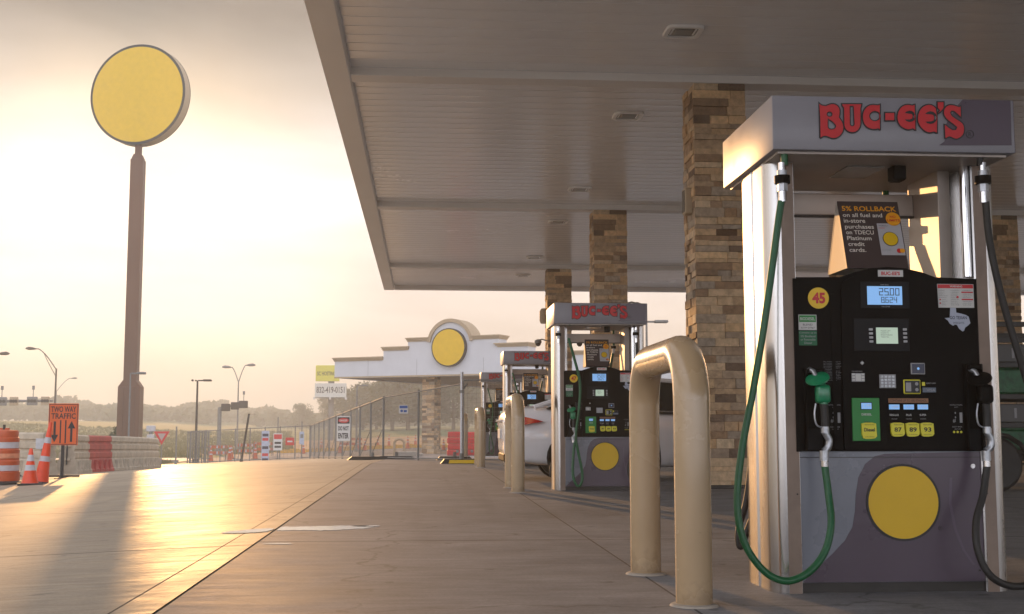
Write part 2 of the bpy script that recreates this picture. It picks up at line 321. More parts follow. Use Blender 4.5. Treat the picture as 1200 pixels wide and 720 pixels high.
    f = mth('MULTIPLY', f, rng(vor(2.3, 'F1', .1), .045, .065, .62, 1)); f = mth('MULTIPLY', f, rng(vor(.55, 'F1', .5), .10, .30, .80, 1)); f = mth('MULTIPLY', f, rng(vor(7.0, 'F1', .1), .04, .06, 1.25, 1))
    # saw-cut joints: dark lines
    sx = N(t, 'ShaderNodeSeparateXYZ'); t.links.new(c.outputs['Object'], sx.inputs[0]); jl = None
    for ax, pos, w in joints:
        d = mth('ABSOLUTE', mth('SUBTRACT', sx.outputs[ax], pos), 0); l = mth('LESS_THAN', d, w); jl = l if jl is None else mth('MAXIMUM', jl, l)
    f = mth('MULTIPLY', f, rng(jl, 0, 1, 1, .28))
    v = N(t, 'ShaderNodeVectorMath', operation='SCALE'); v.inputs[0].default_value = col; t.links.new(f, v.inputs['Scale']); t.links.new(v.outputs[0], p.inputs['Base Color'])
    rr = mth('ADD', rng(streak, .3, .7, rough-.07, rough+.08), rng(mid, .3, .7, -.05, .05)); rr = mth('ADD', rr, rng(streak2, .3, .7, .05, -.06)); rr = mth('ADD', rr, mth('MULTIPLY', jl, .3)); t.links.new(rr, p.inputs['Roughness'])
    p.inputs['Specular IOR Level'].default_value = spec
    h = mth('ADD', mth('MULTIPLY', fine, .25), mth('MULTIPLY', broom, .5)); h = mth('ADD', h, mth('MULTIPLY', mid, .9)); h = mth('ADD', h, mth('MULTIPLY', streak2, 1.3)); h = mth('SUBTRACT', h, mth('MULTIPLY', jl, 3.0))
    bp = N(t, 'ShaderNodeBump', Strength=bumps, Distance=.004); t.links.new(h, bp.inputs['Height']); t.links.new(bp.outputs[0], p.inputs['Normal'])
    return m
jl = [(0, JX-.20, .006), (0, -5.4, .008), (0, -9.8, .008), (0, -14.2, .008)]+[(1, 7.95+4.6*k, .016) for k in range(-3, 16)]
jr = [(0, 1.13, .006), (0, 5.6, .006), (0, 10.1, .006), (0, 14.6, .006)]+[(1, 3.6+4.5*k, .011) for k in range(-3, 10)]
conL = concrete('drive_concrete', (.30, .24, .17), .56, 0, jl, .6, .5, 3.)
conR = concrete('forecourt_concrete', (.20, .203, .213), .68, 0, jr, .5, .35, 11.)
grassm = mat('grass_ground', (.095, .115, .035), .9, noise=.45, nscale=.25, bump=.8, bscale=3)
xsT = sorted(set([-700, -500, -350, -250, -180, -140]+[-120+5*i for i in range(0, 21)]+[-16.08, JX]+[5*i for i in range(-3, 12)]+[80, 120, 180, 260, 400, 700]))
ysT = sorted(set([-90, -60, -30, 0, 26, 40, 60, 80, 95]+[105+8*i for i in range(0, 15)]+[240+20*i for i in range(0, 14)]+[560, 640, 700]))
def zlow(x, y): return zt(x, y)-.012
grid('ground', xsT, ysT, -.012, grassm)
grid('concrete_drive', [-40, -25, -16.08, -10, -5, JX-.012], [-40, -20, 0, 10, 26, 40, 60, 70], .0, conL)
grid('forecourt_slab', [JX+.012, 5, 12, 20, 40, 60], [-40, -20, 0, 26, 42], .004, conR)
jm = MB(); jm.box(JX-.012, JX+.012, -40, 26, -.01, -.006, rubber); jm.build('expansion_joint', kind='structure')
asph = mat('gravel_asphalt', (.115, .12, .13), .8, noise=.35, nscale=1.2, bump=.5, bscale=20); dirt = mat('bare_earth', (.30, .17, .08), .9, noise=.4, nscale=.4, bump=.6, bscale=4)
roadm = mat('pale_road', (.36, .34, .30), .7, noise=.15, nscale=.5)
grid('forecourt_apron', [JX+.012, 5, 20, 40, 60], [42, 46, 50, 54], .002, conR)
grid('unfinished_pavement', [JX+.012, 5, 20, 40, 60], [54, 60, 80, 95, 104], .002, asph)
grid('unfinished_yard', [-16.08, -10, -5, JX+.012], [70, 80, 95, 104], .003, asph)
grid('dirt_ground', [-22, -16.08, -10, -1.08, 20, 60], [104.01, 105]+[113+8*i for i in range(0, 6)], .008, dirt)
grid('access_road', [-120, -80, -60, -40, -30, -22.0, -16.5], [84, 88, 92, 95], .012, roadm)
kerbm = MB()
for (x0, x1, y) in ((-60, -16.1, 70.2), (-60, -16.6, 83.5)):
    n = 10
    for i in range(n):
        a = x0+(x1-x0)*i/n; b = x0+(x1-x0)*(i+1)/n; kerbm.box(a, b, y, y+.3, zt(b, y)-.2, zt(b, y)+.14, concf)
kerbm.build('road_kerb', kind='structure')
pud = MB(); mpud = mat('puddle_water', (.03, .03, .03), .05, spec=1.0, bump=.08, bscale=25, rvar=.05, nscale=6)
def blob(cx, cy, rx, ry, z, n=150, s=1, rag=.18):
    random.seed(s); ph = [random.uniform(0, 6.28) for _ in range(5)]
    o = []
    for i in range(n):
        a = 2*math.pi*i/n; r = 1+sum(rag/(k+1)*math.sin((k+2)*a+ph[k]) for k in range(5)); r += .05*math.sin(17*a+ph[0])+.04*math.sin(29*a+ph[1])+.03*math.sin(43*a+ph[2])+random.uniform(-.03, .03); o.append((cx+rx*r*math.cos(a), cy+ry*r*math.sin(a), z))
    return o
for a in ((-.80, 9.15, .40, .22, .0062, 1), (-1.24, 9.06, .22, .15, .004, 2), (-.93, 7.95, .11, .03, .0062, 5), (-.42, 9.32, .13, .05, .0062, 6)):
    q = blob(a[0], a[1], a[2], a[3], a[4], s=a[5]); 
    if a[5] == 1: q = [(max(x, JX+.02), y, z) for x, y, z in q]
    if a[5] == 2: q = [(min(x, JX-.02), y, zt(min(x, JX-.02), y)+.004) for x, y, z in q]
    pud.add(q, [tuple(range(len(q)))], mpud)
pud.build('puddle', kind='structure', fixn=False)
# ------------------------------------------------------------------ canopy over the pumps
ZS = 5.16; CX0, CX1, CY0, CY1 = -1.25, 34.0, -14.0, 38.1
can = thing('fuel_canopy', 'big white metal fuel canopy with ribbed soffit overhead on stone columns', 'canopy', (0, 0, 0))
b = MB(); y = CY0+.3
prof = []
while y < CY1-.3:
    prof += [(y, 0), (y+.006, .005), (y+.018, .005), (y+.024, 0), (y+.15, .004)]; y += .305
prof.append((CY1-.3, 0))
vs = []; fs = []
for i, (yy, dz) in enumerate(prof): vs += [(CX0+.30, yy, ZS+.10+dz), (CX1, yy, ZS+.10+dz)]
for i in range(len(prof)-1): fs.append((2*i, 2*i+1, 2*i+3, 2*i+2))
b.add(vs, fs, soffm); b.build('soffit', can, smooth=25, fixn=False)
b = MB(); b.prism([(CX0, ZS-.02), (CX0+.30, ZS-.02), (CX0+.32, ZS+.0), (CX0+.32, ZS+.16), (CX0+.05, ZS+.3), (CX0+.05, ZS+1.05), (CX0, ZS+1.05)], CY0, CY1, fascm)
b.prism([(CX0-.03, ZS+1.05), (CX0+.3, ZS+1.05), (CX0+.3, ZS+1.1), (CX0-.03, ZS+1.1)], CY0, CY1, fascm)
b.prism([(CY1+.002, ZS-.02), (CY1-.30, ZS-.02), (CY1-.30, ZS+.16), (CY1-.05, ZS+.3), (CY1-.05, ZS+1.05), (CY1+.002, ZS+1.05)], CX0+.33, CX1, fascm, axis='x')
b.box(CX0, CX1, CY0, CY0+.1, ZS+.2, ZS+1.1, fascm); b.build('fascia', can)
b = MB(); b.box(CX0, CX1, CY0, CY1, ZS+1.0, ZS+1.04, fascm); b.build('roof_deck', can)
COLY = [5.75-.0, 14.75, 23.72, 32.75]
for yy in COLY:
    b = MB(); b.box(CX0+.12, CX1, yy-.02, yy+.30, ZS, ZS+.13, fascm, .004); b.build('cross_beam', can)
# ------------------------------------------------------------------ stone columns
def stone_column(H, w, d, seed, hr=(.05, .115), lr=(.14, .42), base=False):
    random.seed(seed); b = MB(); b.usetone = True
    b.box(.03, w-.03, .03, d-.03, 0, H, stone, tone=.1)
    z = 0
    while z < H-.01:
        h = min(random.uniform(*hr), H-z)
        if H-z-h < .03: h = H-z
        for side in range(4):
            L = w if side % 2 == 0 else d
            x = 0 if side % 2 == 0 else .012
            end = L if side % 2 == 0 else L-.012
            while x < end-.01:
                l = random.uniform(*lr); 
                if end-x-l < .1: l = end-x
                pr = random.choice((random.uniform(-.014, .016), random.uniform(-.014, .016), random.uniform(.012, .024))); tn = min(1, max(0, random.gauss(.55, .24))); g = .002
                x0, x1 = x+g, x+l-g
                if side % 2 == 0:
                    if x == 0: x0 = -random.uniform(0, .015)
                    if x+l >= end-1e-6: x1 = end+random.uniform(0, .015)
                zz0, zz1 = z+.002, z+h-.002
                if side == 0: b.box(x0, x1, -pr, .05, zz0, zz1, stone, tone=tn)
                elif side == 2: b.box(x0, x1, d-.05, d+pr, zz0, zz1, stone, tone=tn)
                elif side == 1: b.box(w-.05, w+pr, x0, x1, zz0, zz1, stone, tone=tn)
                else: b.box(-pr, .05, x0, x1, zz0, zz1, stone, tone=tn)
                x += l
        z += h
    return b
sc_lab = ['nearest tall stone clad canopy column just left of the front pump', 'middle stone clad canopy column behind the second pump', 'farthest stone clad canopy column beside the third pump']
cols = []
for i, yy in enumerate(COLY[1:]):
    c0 = thing('stone_column', sc_lab[i], 'column', (3.44, yy, 0), 0, 'stone canopy columns')
    if i == 0: scm = stone_column(ZS, .655, .62, 5, (.05, .125), (.13, .48)).build('stone_cladding', c0, smooth=0)
    else:
        k = scm.copy(); COL.objects.link(k); k.parent = c0
        if i == 2: k.scale = (-1, 1, 1); k.location = (.655, 0, 0)
    b = MB(); b.box(-.03, .685, -.03, .65, 0, .05, dark, .01); b.build('base_trim', c0)
    cols.append(c0)
RC = thing('stone_column', 'stone clad column at the right edge behind the black hose', 'column', (11.66, COLY[2], 0), 0, 'stone canopy columns')
k = scm.copy(); COL.objects.link(k); k.parent = RC
b = MB(); b.box(-.03, .685, -.03, .65, 0, .05, dark, .01); b.build('base_trim', RC)
RC2 = dup(RC, (11.66, COLY[3], 0), label='far stone clad column of the right row, mostly hidden by the front pump')
# ------------------------------------------------------------------ soffit lights
def soffit_light():
    o = thing('canopy_light', '', 'ceiling light', (0, 0, 0), 0, 'lights recessed in the canopy soffit')
    w = .215; wt = mat('white_enamel', (.88, .87, .85), .35); b = MB()
    oc = []; ic = []
    for L, w1, rr in ((oc, w, .09), (ic, w-.055, .06)):
        for cx, cy, a0 in ((w1-rr, w1-rr, 0), (-w1+rr, w1-rr, 90), (-w1+rr, -w1+rr, 180), (w1-rr, -w1+rr, 270)):
            for k in range(5): a = R(a0+k*22.5); L.append((cx+rr*math.cos(a), cy+rr*math.sin(a)))
    n = len(oc); vs = [(p[0], p[1], .0) for p in oc]+[(p[0]*.97, p[1]*.97, -.03) for p in oc]+[(p[0], p[1], -.03) for p in ic]+[(p[0], p[1], .0) for p in ic]
    b.add(vs, [(q*n+i, q*n+(i+1) % n, (q+1)*n+(i+1) % n, (q+1)*n+i) for q in range(3) for i in range(n)], wt); b.build('trim_frame', o)
    b = MB(); b.prism(ic, -.012, -.004, lens, axis='z'); b.box(-.10, .10, -.08, .08, -.022, -.0125, mat('led_board', (.25, .25, .24), .3), .004); b.box(-.14, -.12, -.1, .1, -.018, -.0125, wt); b.box(.12, .14, -.1, .1, -.018, -.0125, wt); b.build('lens', o)
    return o
LY = [13.05, 16.75, 22.1, 25.7, 31.2, 34.9]
ll = ['nearest and largest recessed light in the canopy soffit', 'second recessed soffit light, just left of the front stone column', 'third recessed soffit light, short of the second beam',
      'fourth recessed soffit light, just past the second beam', 'fifth recessed soffit light, near the third stone column', 'farthest tiny recessed light near the end of the soffit']
l0 = soffit_light(); l0.location = (2.93, LY[0], ZS+.098); l0['label'] = ll[0]
for i in range(1, 6): dup(l0, (2.93, LY[i], ZS+.098), label=ll[i])
# ------------------------------------------------------------------ column fittings
def seccam(loc, sx, label):
    o = thing('security_camera', label, 'camera', loc, 0, 'security cameras on the columns')
    b = MB(); b.box(0, sx*.04, -.05, .05, -.06, .06, gal); b.tube([(0, 0, .02), (sx*-.14, 0, .06), (sx*-.22, 0, .04)], .018, gal); b.build('bracket', o)
    b = MB(); b.lathe([(.02, .08), (.09, .05), (.1, 0), (.09, -.03)], gal, (sx*-.25, 0, -.02)); b.build('housing', o)
    b = MB(); b.lathe([(.08, 0), (.07, -.05), (.03, -.085)], glass, (sx*-.25, 0, -.05)); b.build('dome', o)
seccam((3.44, 33.0, 2.95+.2), 1, 'dome camera on the left side of the farthest stone column')
seccam((4.10, 33.0, 2.95+.2), -1, 'dome camera on the right side of the farthest stone column')
seccam((4.10, 24.0, 3.25), -1, 'dome camera on the right side of the middle stone column')
o = thing('wall_lamp', 'round lamp on the left side of the farthest stone column', 'lamp', (3.43, 33.0, 3.85))
b = MB(); b.lathe([(.10, -.2), (.13, -.12), (.13, .14), (.08, .22)], tanm, (-.07, 0, 0), n=16); b.build('housing', o)
b = MB(); b.box(0, .03, -.08, .08, -.08, .08, dark); b.build('bracket', o)
o = thing('speaker_box', 'small brown box high on the left face of the nearest column', 'box', (3.44, 15.0, 3.66))
b = MB(); b.box(-.10, 0, -.09, .09, -.17, .17, tanm, .012); b.build('housing', o); b = MB(); b.box(-.104, -.1, -.07, .07, -.14, .14, dark); b.build('grille', o)
# ------------------------------------------------------------------ bollards
def u_bollard(loc, label, n=0):
    b = MB(); r = .078; L = 1.10; H = 1.165; k = .22
    pts = [Vector((0, 0, 0)), Vector((0, 0, .4)), Vector((0, 0, H-r-k))]
    for i in range(1, 11):
        a = i/10*math.pi/2; pts.append(Vector((0, k-k*math.cos(a), H-r-k+k*math.sin(a))))
    for i in range(0, 11):
        a = i/10*math.pi/2; pts.append(Vector((0, L-k+k*math.sin(a), H-r-k+k*math.cos(a))))
    pts += [Vector((0, L, .4)), Vector((0, L, 0))]
    b.tube(pts, r, tan, 28)
    return b
o = thing('bollard', 'large tan U-shaped steel bollard in front, nearest the camera', 'bollard', (1.15, 5.07, 0), 0, 'tan U-shaped bollards at the pump ends')
u_bollard(None, '').build('hoop', o)
for yy in (0, 1.1):
    b = MB(); b.lathe([(.079, .0), (.105, .004), (.098, .012), (.0785, .016)], concf, (0, yy, .001), n=26); b.build('base_grout', o)
for yy, lb in ((14.0, 'second tan U-shaped bollard, beside the second pump'), (22.9, 'third tan U-shaped bollard, beside the third pump'), (31.6, 'farthest tan U-shaped bollard, seen behind the temporary fence post')):
    dup(o, (1.115, yy, 0), label=lb)
# ------------------------------------------------------------------ pumps
PX, PY = 2.145, 5.65
def pf(px, py, yl=-.25):
    v = atY(px, py, PY+yl); return (v.x-PX, v.z)
def prect(px0, py0, px1, py1, yl=-.25):
    a = pf(px0, py0, yl); c = pf(px1, py1, yl); return a[0], c[0], c[1], a[1]       # x0,x1,z0,z1
CS = 12.63
def lg(pts, off=0): return [(955+(u+off)/CS, 115+v/CS) for u, v in pts]
def circ(cx, cy, rx, ry, n=18): return [(cx+rx*math.cos(2*math.pi*i/n), cy+ry*math.sin(2*math.pi*i/n)) for i in range(n)]
LOGO = [
 (lg([(50, 50), (75, 75), (110, 98), (160, 103), (210, 82), (245, 74), (280, 75), (315, 86), (345, 108), (368, 140), (380, 175), (382, 210), (380, 245), (372, 285), (395, 320), (415, 350), (430, 390), (436, 430), (435, 465), (424, 510), (402, 545), (378, 572), (350, 592), (315, 608), (280, 615), (245, 612), (215, 600), (170, 582), (145, 580), (120, 586), (85, 610), (62, 590), (58, 300)]),
  [lg(circ(215, 242, 28, 24)), lg([(200, 325), (222, 345), (250, 362), (275, 385), (294, 410), (293, 430), (280, 446), (245, 455), (215, 448), (203, 430), (200, 380)])], []),
 (lg([(380, 75), (705, 75), (700, 120), (690, 150), (690, 390), (682, 430), (665, 465), (640, 495), (610, 515), (580, 524), (550, 527), (515, 522), (485, 510), (455, 488), (434, 460), (420, 425), (415, 390), (410, 150), (390, 125)]),
  [lg([(527, 135), (557, 135), (570, 388), (562, 402), (550, 406), (538, 402), (530, 388)])], []),
 (lg([(975, 80), (978, 480), (950, 485), (932, 470), (900, 478), (870, 480), (835, 476), (800, 465), (765, 447), (738, 425), (715, 392), (700, 355), (692, 315), (690, 275), (693, 235), (703, 195), (720, 162), (745, 132), (775, 110), (805, 95), (835, 88), (865, 86), (930, 92), (950, 85)]),
  [lg(circ(885, 270, 68, 60))], []),
 (lg([(1020, 205), (1190, 205), (1190, 350), (1020, 350)]), [], []),
 (lg([(355, 85), (365, 490), (335, 488), (310, 470), (280, 480), (250, 485), (215, 481), (180, 468), (140, 445), (108, 415), (85, 378), (70, 335), (64, 295), (66, 255), (76, 210), (95, 168), (122, 132), (155, 107), (190, 92), (225, 86), (260, 86), (300, 96), (330, 84)], 1137),
  [lg([(314, 265), (334, 258), (342, 275), (338, 292), (320, 300)], 1137)],
  [lg([(190, 225), (215, 202), (260, 188), (300, 196), (330, 222), (350, 262), (348, 300), (335, 328), (300, 352), (255, 358), (215, 345), (190, 318), (260, 322), (300, 305), (308, 270), (296, 240), (255, 236)], 1137)]),
 (lg([(625, 108), (668, 150), (680, 250), (685, 530), (650, 532), (622, 516), (590, 526), (560, 530), (525, 524), (490, 508), (455, 482), (422, 450), (394, 410), (375, 365), (367, 320), (368, 280), (376, 232), (395, 185), (422, 145), (455, 115), (495, 95), (540, 85), (585, 88)], 1137),
  [lg([(635, 268), (652, 268), (660, 290), (655, 312), (637, 328)], 1137)],
  [lg([(490, 240), (520, 212), (565, 196), (610, 206), (645, 232), (668, 270), (670, 310), (655, 345), (615, 378), (570, 388), (525, 378), (495, 352), (575, 348), (615, 335), (626, 295), (612, 255), (570, 245)], 1137)]),
 (lg([(658, 45), (782, 45), (782, 150), (760, 185), (725, 218), (680, 248), (664, 222), (690, 185), (660, 150)], 1137), [], []),
 (lg([(1030, 100), (1036, 312), (1005, 292), (955, 245), (915, 212), (893, 207), (880, 222), (900, 258), (960, 300), (1030, 345), (1058, 372), (1075, 402), (1085, 440), (1086, 480), (1078, 525), (1060, 562), (1030, 592), (995, 612), (960, 625), (920, 618), (880, 598), (850, 588), (800, 615), (775, 605), (762, 380), (800, 385), (850, 430), (900, 460), (935, 458), (945, 438), (900, 400), (830, 350), (790, 312), (764, 270), (752, 225), (755, 180), (770, 145), (795, 115), (830, 96), (870, 88), (930, 97), (995, 118)], 1137), [], [])]
def curve_fill(loops, off):
    cu = bpy.data.curves.new('c', 'CURVE'); cu.dimensions = '2D'; cu.fill_mode = 'BOTH'; cu.offset = off
    for L in loops:
        s = cu.splines.new('POLY'); s.points.add(len(L)-1); s.use_cyclic_u = True
        for i, q in enumerate(L): s.points[i].co = (q[0], q[1], 0, 1)
    o = bpy.data.objects.new('c', cu); COL.objects.link(o)
    me = bpy.data.meshes.new_from_object(o.evaluated_get(bpy.context.evaluated_depsgraph_get()))
    r = ([v.co.copy() for v in me.vertices], [tuple(p.vertices) for p in me.polygons]); bpy.data.objects.remove(o); bpy.data.curves.remove(cu); bpy.data.meshes.remove(me); return r
def inset(L, d):
    n = len(L); out = []; A = sum(L[i][0]*L[(i+1) % n][1]-L[(i+1) % n][0]*L[i][1] for i in range(n)); sg = 1 if A > 0 else -1
    for i in range(n):
        p0, p1, p2 = Vector(L[i-1]), Vector(L[i]), Vector(L[(i+1) % n]); a = (p1-p0).normalized(); c = (p2-p1).normalized()
        n1 = Vector((-a.y, a.x))*sg; n2 = Vector((-c.y, c.x))*sg; q = n1+n2
        if q.length < .2: q = n1
        q = q.normalized(); k = min(1/max(q.dot(n1), .5), 1.6); out.append(tuple(p1+q*d*k))
    return out
def logo_mesh(b, mapf, y, t=.0015, ins=.0062):
    for outer, holes, slits in LOGO:
        O = [mapf(*p) for p in outer]; Hs = [[mapf(*p) for p in h] for h in holes]; Ss = [[mapf(*p) for p in h] for h in slits]
        v, f = curve_fill([O]+Hs, 0); b.add([(p.x, y, p.y) for p in v], f, black)
        Hr = Ss if Ss else [inset(h, -ins*.8) for h in Hs]
        v, f = curve_fill([inset(O, ins)]+Hr, 0); b.add([(p.x, y-t, p.y) for p in v], f, red)
def seg7(b, s, x0, x1, z0, z1, y, m):
    SEG = {'0': 'abcdef', '1': 'bc', '2': 'abged', '3': 'abgcd', '4': 'fgbc', '5': 'afgcd', '6': 'afgedc', '7': 'abc', '8': 'abcdefg', '9': 'abcdfg'}
    n = sum(1 for c in s if c != '.'); w = (x1-x0)/n; k = 0; h = z1-z0; t = h*.12
    for c in s:
        if c == '.': b.rect(x0+k*w-w*.09, x0+k*w+w*.03, z0, z0+t, y, m, .0008); continue
        a = x0+k*w+w*.1; e = x0+(k+1)*w-w*.12; mz = (z0+z1)/2
        R_ = {'a': (a, e, z1-t, z1), 'd': (a, e, z0, z0+t), 'g': (a, e, mz-t/2, mz+t/2), 'f': (a, a+t, mz, z1), 'b': (e-t, e, mz, z1), 'e': (a, a+t, z0, mz), 'c': (e-t, e, z0, mz)}
        for q in SEG[c]: b.rect(R_[q][0]+.0003, R_[q][1]-.0003, R_[q][2]+.0003, R_[q][3]-.0003, y-(.0003 if q in 'bcef' else 0), m, .0006)
        k += 1
TEX = [(1113.5, 361), (1120, 361), (1120.5, 366.5), (1127, 368), (1132, 369.5), (1135, 371.5), (1136, 375), (1137, 379), (1134.5, 381.5), (1131, 384), (1129.5, 388), (1128, 388.6), (1124, 385.5), (1121.5, 381), (1119, 380.5), (1117, 382), (1113, 379.5), (1111, 376), (1107, 373), (1113, 372.5)]
def emblem(b, cx, y, cz, r, t=.004):
    b.disc(cx, y, cz, r, black, 56, t=t); b.disc(cx, y-.0015, cz, r*.94, yellow, 56, t=.0012)
def hose(b, pts, m, r=.0165): b.tube(smoothpath(pts, 8), r, m, 12)
def coupling(b, x, y, z0, z1):     # breakaway at the top of a hose
    h = z1-z0; b.cyl((x, y, z0), .018, h*.28, chrome, 14); b.cyl((x, y, z0+h*.28), .024, h*.2, alum, 6); b.cyl((x, y, z0+h*.48), .036, h*.2, blackp, 18)
    b.cyl((x, y, z0+h*.68), .022, h*.14, alum, 14); b.cyl((x, y, z0+h*.82), .017, h*.2, chrome, 14)
def make_pump():
    o = thing('gas_pump', '', 'gas pump', (PX, PY, 0), 0, 'gas pumps under the canopy')
    # header box
    b = MB(); vx0, vx1, vy0, vy1, vz0, vz1 = -.573, .562, -.45, .45, 2.005, 2.256
    b.box(vx0, vx1, vy0, vy1, vz0, vz1, signwhite, .006, seg=2)
    pl = [(1128, 114.5), (1184, 115.3), (1185.5, 170.5), (1100.5, 170.5), (1107, 166), (1109, 160), (1106, 150), (1122, 124)]
    for sgn in (1, -1):
        M = Matrix.Rotation(0 if sgn == 1 else math.pi, 4, 'Z')
        b.prism([(pf(*p, -.452)[0], min(vz1-.003, max(vz0+.003, pf(*p, -.452)[1]))) for p in pl], -.4525, -.4495, purp, M=M)
    b.box(vx1-.001, vx1+.0015, vy0+.004, vy1-.004, vz0+.003, vz1-.003, purp)
    hd = b.build('header_box', o)
    b = MB(); b.box(vx0+.03, vx1-.03, vy0+.03, vy1-.03, vz0-.012, vz0-.001, dullsteel); b.box(-.14, .04, -.2, .05, vz0-.02, vz0-.0121, lens); b.build('underside_panel', hd)
    b = MB()
    logo_mesh(b, lambda px, py: pf(px, py, -.454), -.4545)
    c = pf(1136.5, 157.5, -.453); b.tube([(c[0]+.018*math.cos(a*math.pi/10), -.454, c[1]+.018*math.sin(a*math.pi/10)) for a in range(21)], .0014, black, 5, cap=False); b.text('R', c[0]-.007, c[0]+.008, c[1]-.009, c[1]+.009, -.4535, black)
    b.build('sign_lettering', hd)
    b = MB(Matrix.Rotation(math.pi, 4, 'Z')); logo_mesh(b, lambda px, py: pf(px, py, -.454), -.4545); b.build('sign_lettering', hd)
    # uprights: front and rear pair are one folded steel column each side
    def upright(xo, sg, H):
        # sg=1: left upright, outer face at -x
        P = [(0.0, -.246), (.066, -.246), (.066, -.10), (.11, -.10), (.11, .10), (.066, .10), (.066, .246), (0.0, .246), (-.035, .235), (-.055, .205), (-.062, .15), (-.062, .022), (-.05, .012), (-.05, -.012), (-.062, -.022), (-.062, -.15), (-.055, -.205), (-.035, -.235)]
        return [(xo+sg*p[0], p[1]) for p in P]
    bL = MB(); bL.prism(upright(-.485, 1, 2), 0.0, 2.0, steel, axis='z'); bL.box(-.481, -.421, -.2485, -.2462, .0, 1.99, bronze); bL.cyl((-.435, -.2475, .45), .004, -.003, dark, 8, 'y'); bL.build('upright', o, smooth=50)
    bR = MB(); bR.prism(upright(.505, -1, 2)[::-1], 0.0, 2.0, steel, axis='z'); bR.box(.450, .503, -.2485, -.2462, .0, 1.99, bronze); bR.cyl((.46, -.2475, .45), .004, -.003, dark, 8, 'y'); bR.build('upright', o, smooth=50)
    # inner right post above the cabinet and round trim tube
    b = MB(); b.box(.335, .395, -.12, .24, 1.44, 2.0, dullsteel, .003); b.tube([(.418, -.225, 1.46), (.418, -.225, 2.0)], .022, chrome, 16); b.build('inner_post', o)
    b = MB(); b.box(-.42, .335, .17, .20, 1.82, 1.93, dullsteel, .004); b.box(-.42, .335, .168, .202, 1.812, 1.82, dark); b.build('rear_rail', o)
    b = MB(); x0, x1, z0, z1 = prect(1045, 196, 1061, 212, -.2); b.box(x0, x1, -.22, -.14, z0, z1+.05, blackp, .008); b.build('camera_box', o)
    # lower cabinet with kick plate
    X0, X1 = -.418, .448; zm = .645
    b = MB(); b.box(X0, X1, -.225, .225, 0, .05, dark); b.build('kick_plate', o)
    b = MB(); b.box(X0, X1, -.236, .236, .05, zm, greyp, .002)
    for sgn in (1, -1):
        M = Matrix.Rotation(0 if sgn == 1 else math.pi, 4, 'Z') if sgn == -1 else Matrix()
        sw = [(1037, 532), (1025, 535), (1014, 544), (1006, 560), (1003, 580), (1002, 600), (999, 618), (990, 634), (975, 650), (955, 668), (940, 680)]
        pts = [(max(X0+.002, pf(*p, -.238)[0]), min(zm-.003, pf(*p, -.238)[1])) for p in sw]; pts[-1] = (X0+.004, .052); pts += [(X1-.002, .052), (X1-.002, zm-.003)]
        b.prism(pts, -.2385, -.2365, purp, M=M)
        # faint darker sweep at right
        sw2 = [(1113, 560), (1112, 590), (1118, 620), (1128, 645), (1140, 662)]
        a1 = [pf(p[0], p[1], -.239) for p in sw2]; a2 = [pf(p[0]+3, p[1], -.239) for p in sw2][::-1]
        b.prism(a1+a2, -.2392, -.2386, mat('purple_line', (.10, .075, .11), .35), M=M)
    b.box(X0+.003, X1-.003, -.2395, -.2385, zm-.030, zm-.027, dark); b.cyl((.40, -.239, zm-.07), .011, -.004, chrome, 12, 'y'); b.cyl((-.38, -.239, .10), .005, -.003, dark, 8, 'y'); b.cyl((.415, -.239, .10), .005, -.003, dark, 8, 'y'); lc = b.build('lower_cabinet', o)
    cx, cz = pf(1058.5, 589, -.24)
    b = MB(); emblem(b, cx, -.2425, cz, .1755); c = pf(1102, 619, -.24); b.tube([(c[0]+.009*math.cos(a*math.pi/8), -.2395, c[1]+.009*math.sin(a*math.pi/8)) for a in range(17)], .0008, black, 4, cap=False); b.text('R', c[0]-.003, c[0]+.004, c[1]-.005, c[1]+.005, -.239, black); b.build('round_emblem', lc)
    # upper cabinet (black) with arched centre
    top = [(930, 325), (984, 325), (1000, 319), (1020, 314.5), (1040, 313), (1060, 314.5), (1080, 319), (1096, 325), (1145, 325.5)]
    T = [pf(*p) for p in top]; T[0] = (X0, T[0][1]); T[-1] = (X1, T[0][1])
    b = MB(); b.prism([(X0, zm)]+T+[(X1, zm)], -.249, .249, blackp); uc = b.build('upper_cabinet', o)
    # raised centre console
    cons = [(985, 338), (988, 330), (1000, 324), (1020, 320), (1040, 318.5), (1060, 320), (1080, 324), (1093, 330), (1097, 338), (1101, 400), (1103, 460), (1107, 527), (989, 527), (986, 430)]
    b = MB(); b.prism([pf(*p) for p in cons], -.262, -.249, blackp); b.build('centre_console', o, smooth=0)
    b = MB()
    for q in ((930.5, 327, 934, 529), (976, 345, 978, 527)): 
        x0, x1, z0, z1 = prect(*q); b.box(max(x0, X0+.002), x1, -.256, -.249, z0, z1, blackp, .002)
    x0, x1, z0, z1 = prect(1000, 373, 1066, 412, -.264); b.box(x0, x1, -.2655, -.262, z0, z1, blackg, .0015)
    x0, x1, z0, z1 = prect(1008, 330, 1066, 362, -.264); b.box(x0, x1, -.2645, -.262, z0, z1, blackg, .0012)
    b.build('bezel_trim', uc)
    Y = -.266
    def P(*q): return prect(*q, Y)
    # displays
    b = MB(); x0, x1, z0, z1 = P(1016, 335.5, 1057.5, 357.5); b.box(x0, x1, Y-.001, Y+.003, z0, z1, lcd)
    w = x1-x0; h = z1-z0; seg7(b, '25.00', x0+w*.32, x1-w*.06, z0+h*.5, z1-h*.1, Y-.0018, lcdd); seg7(b, '8.624', x0+w*.38, x1-w*.14, z0+h*.1, z0+h*.42, Y-.0018, lcdd)
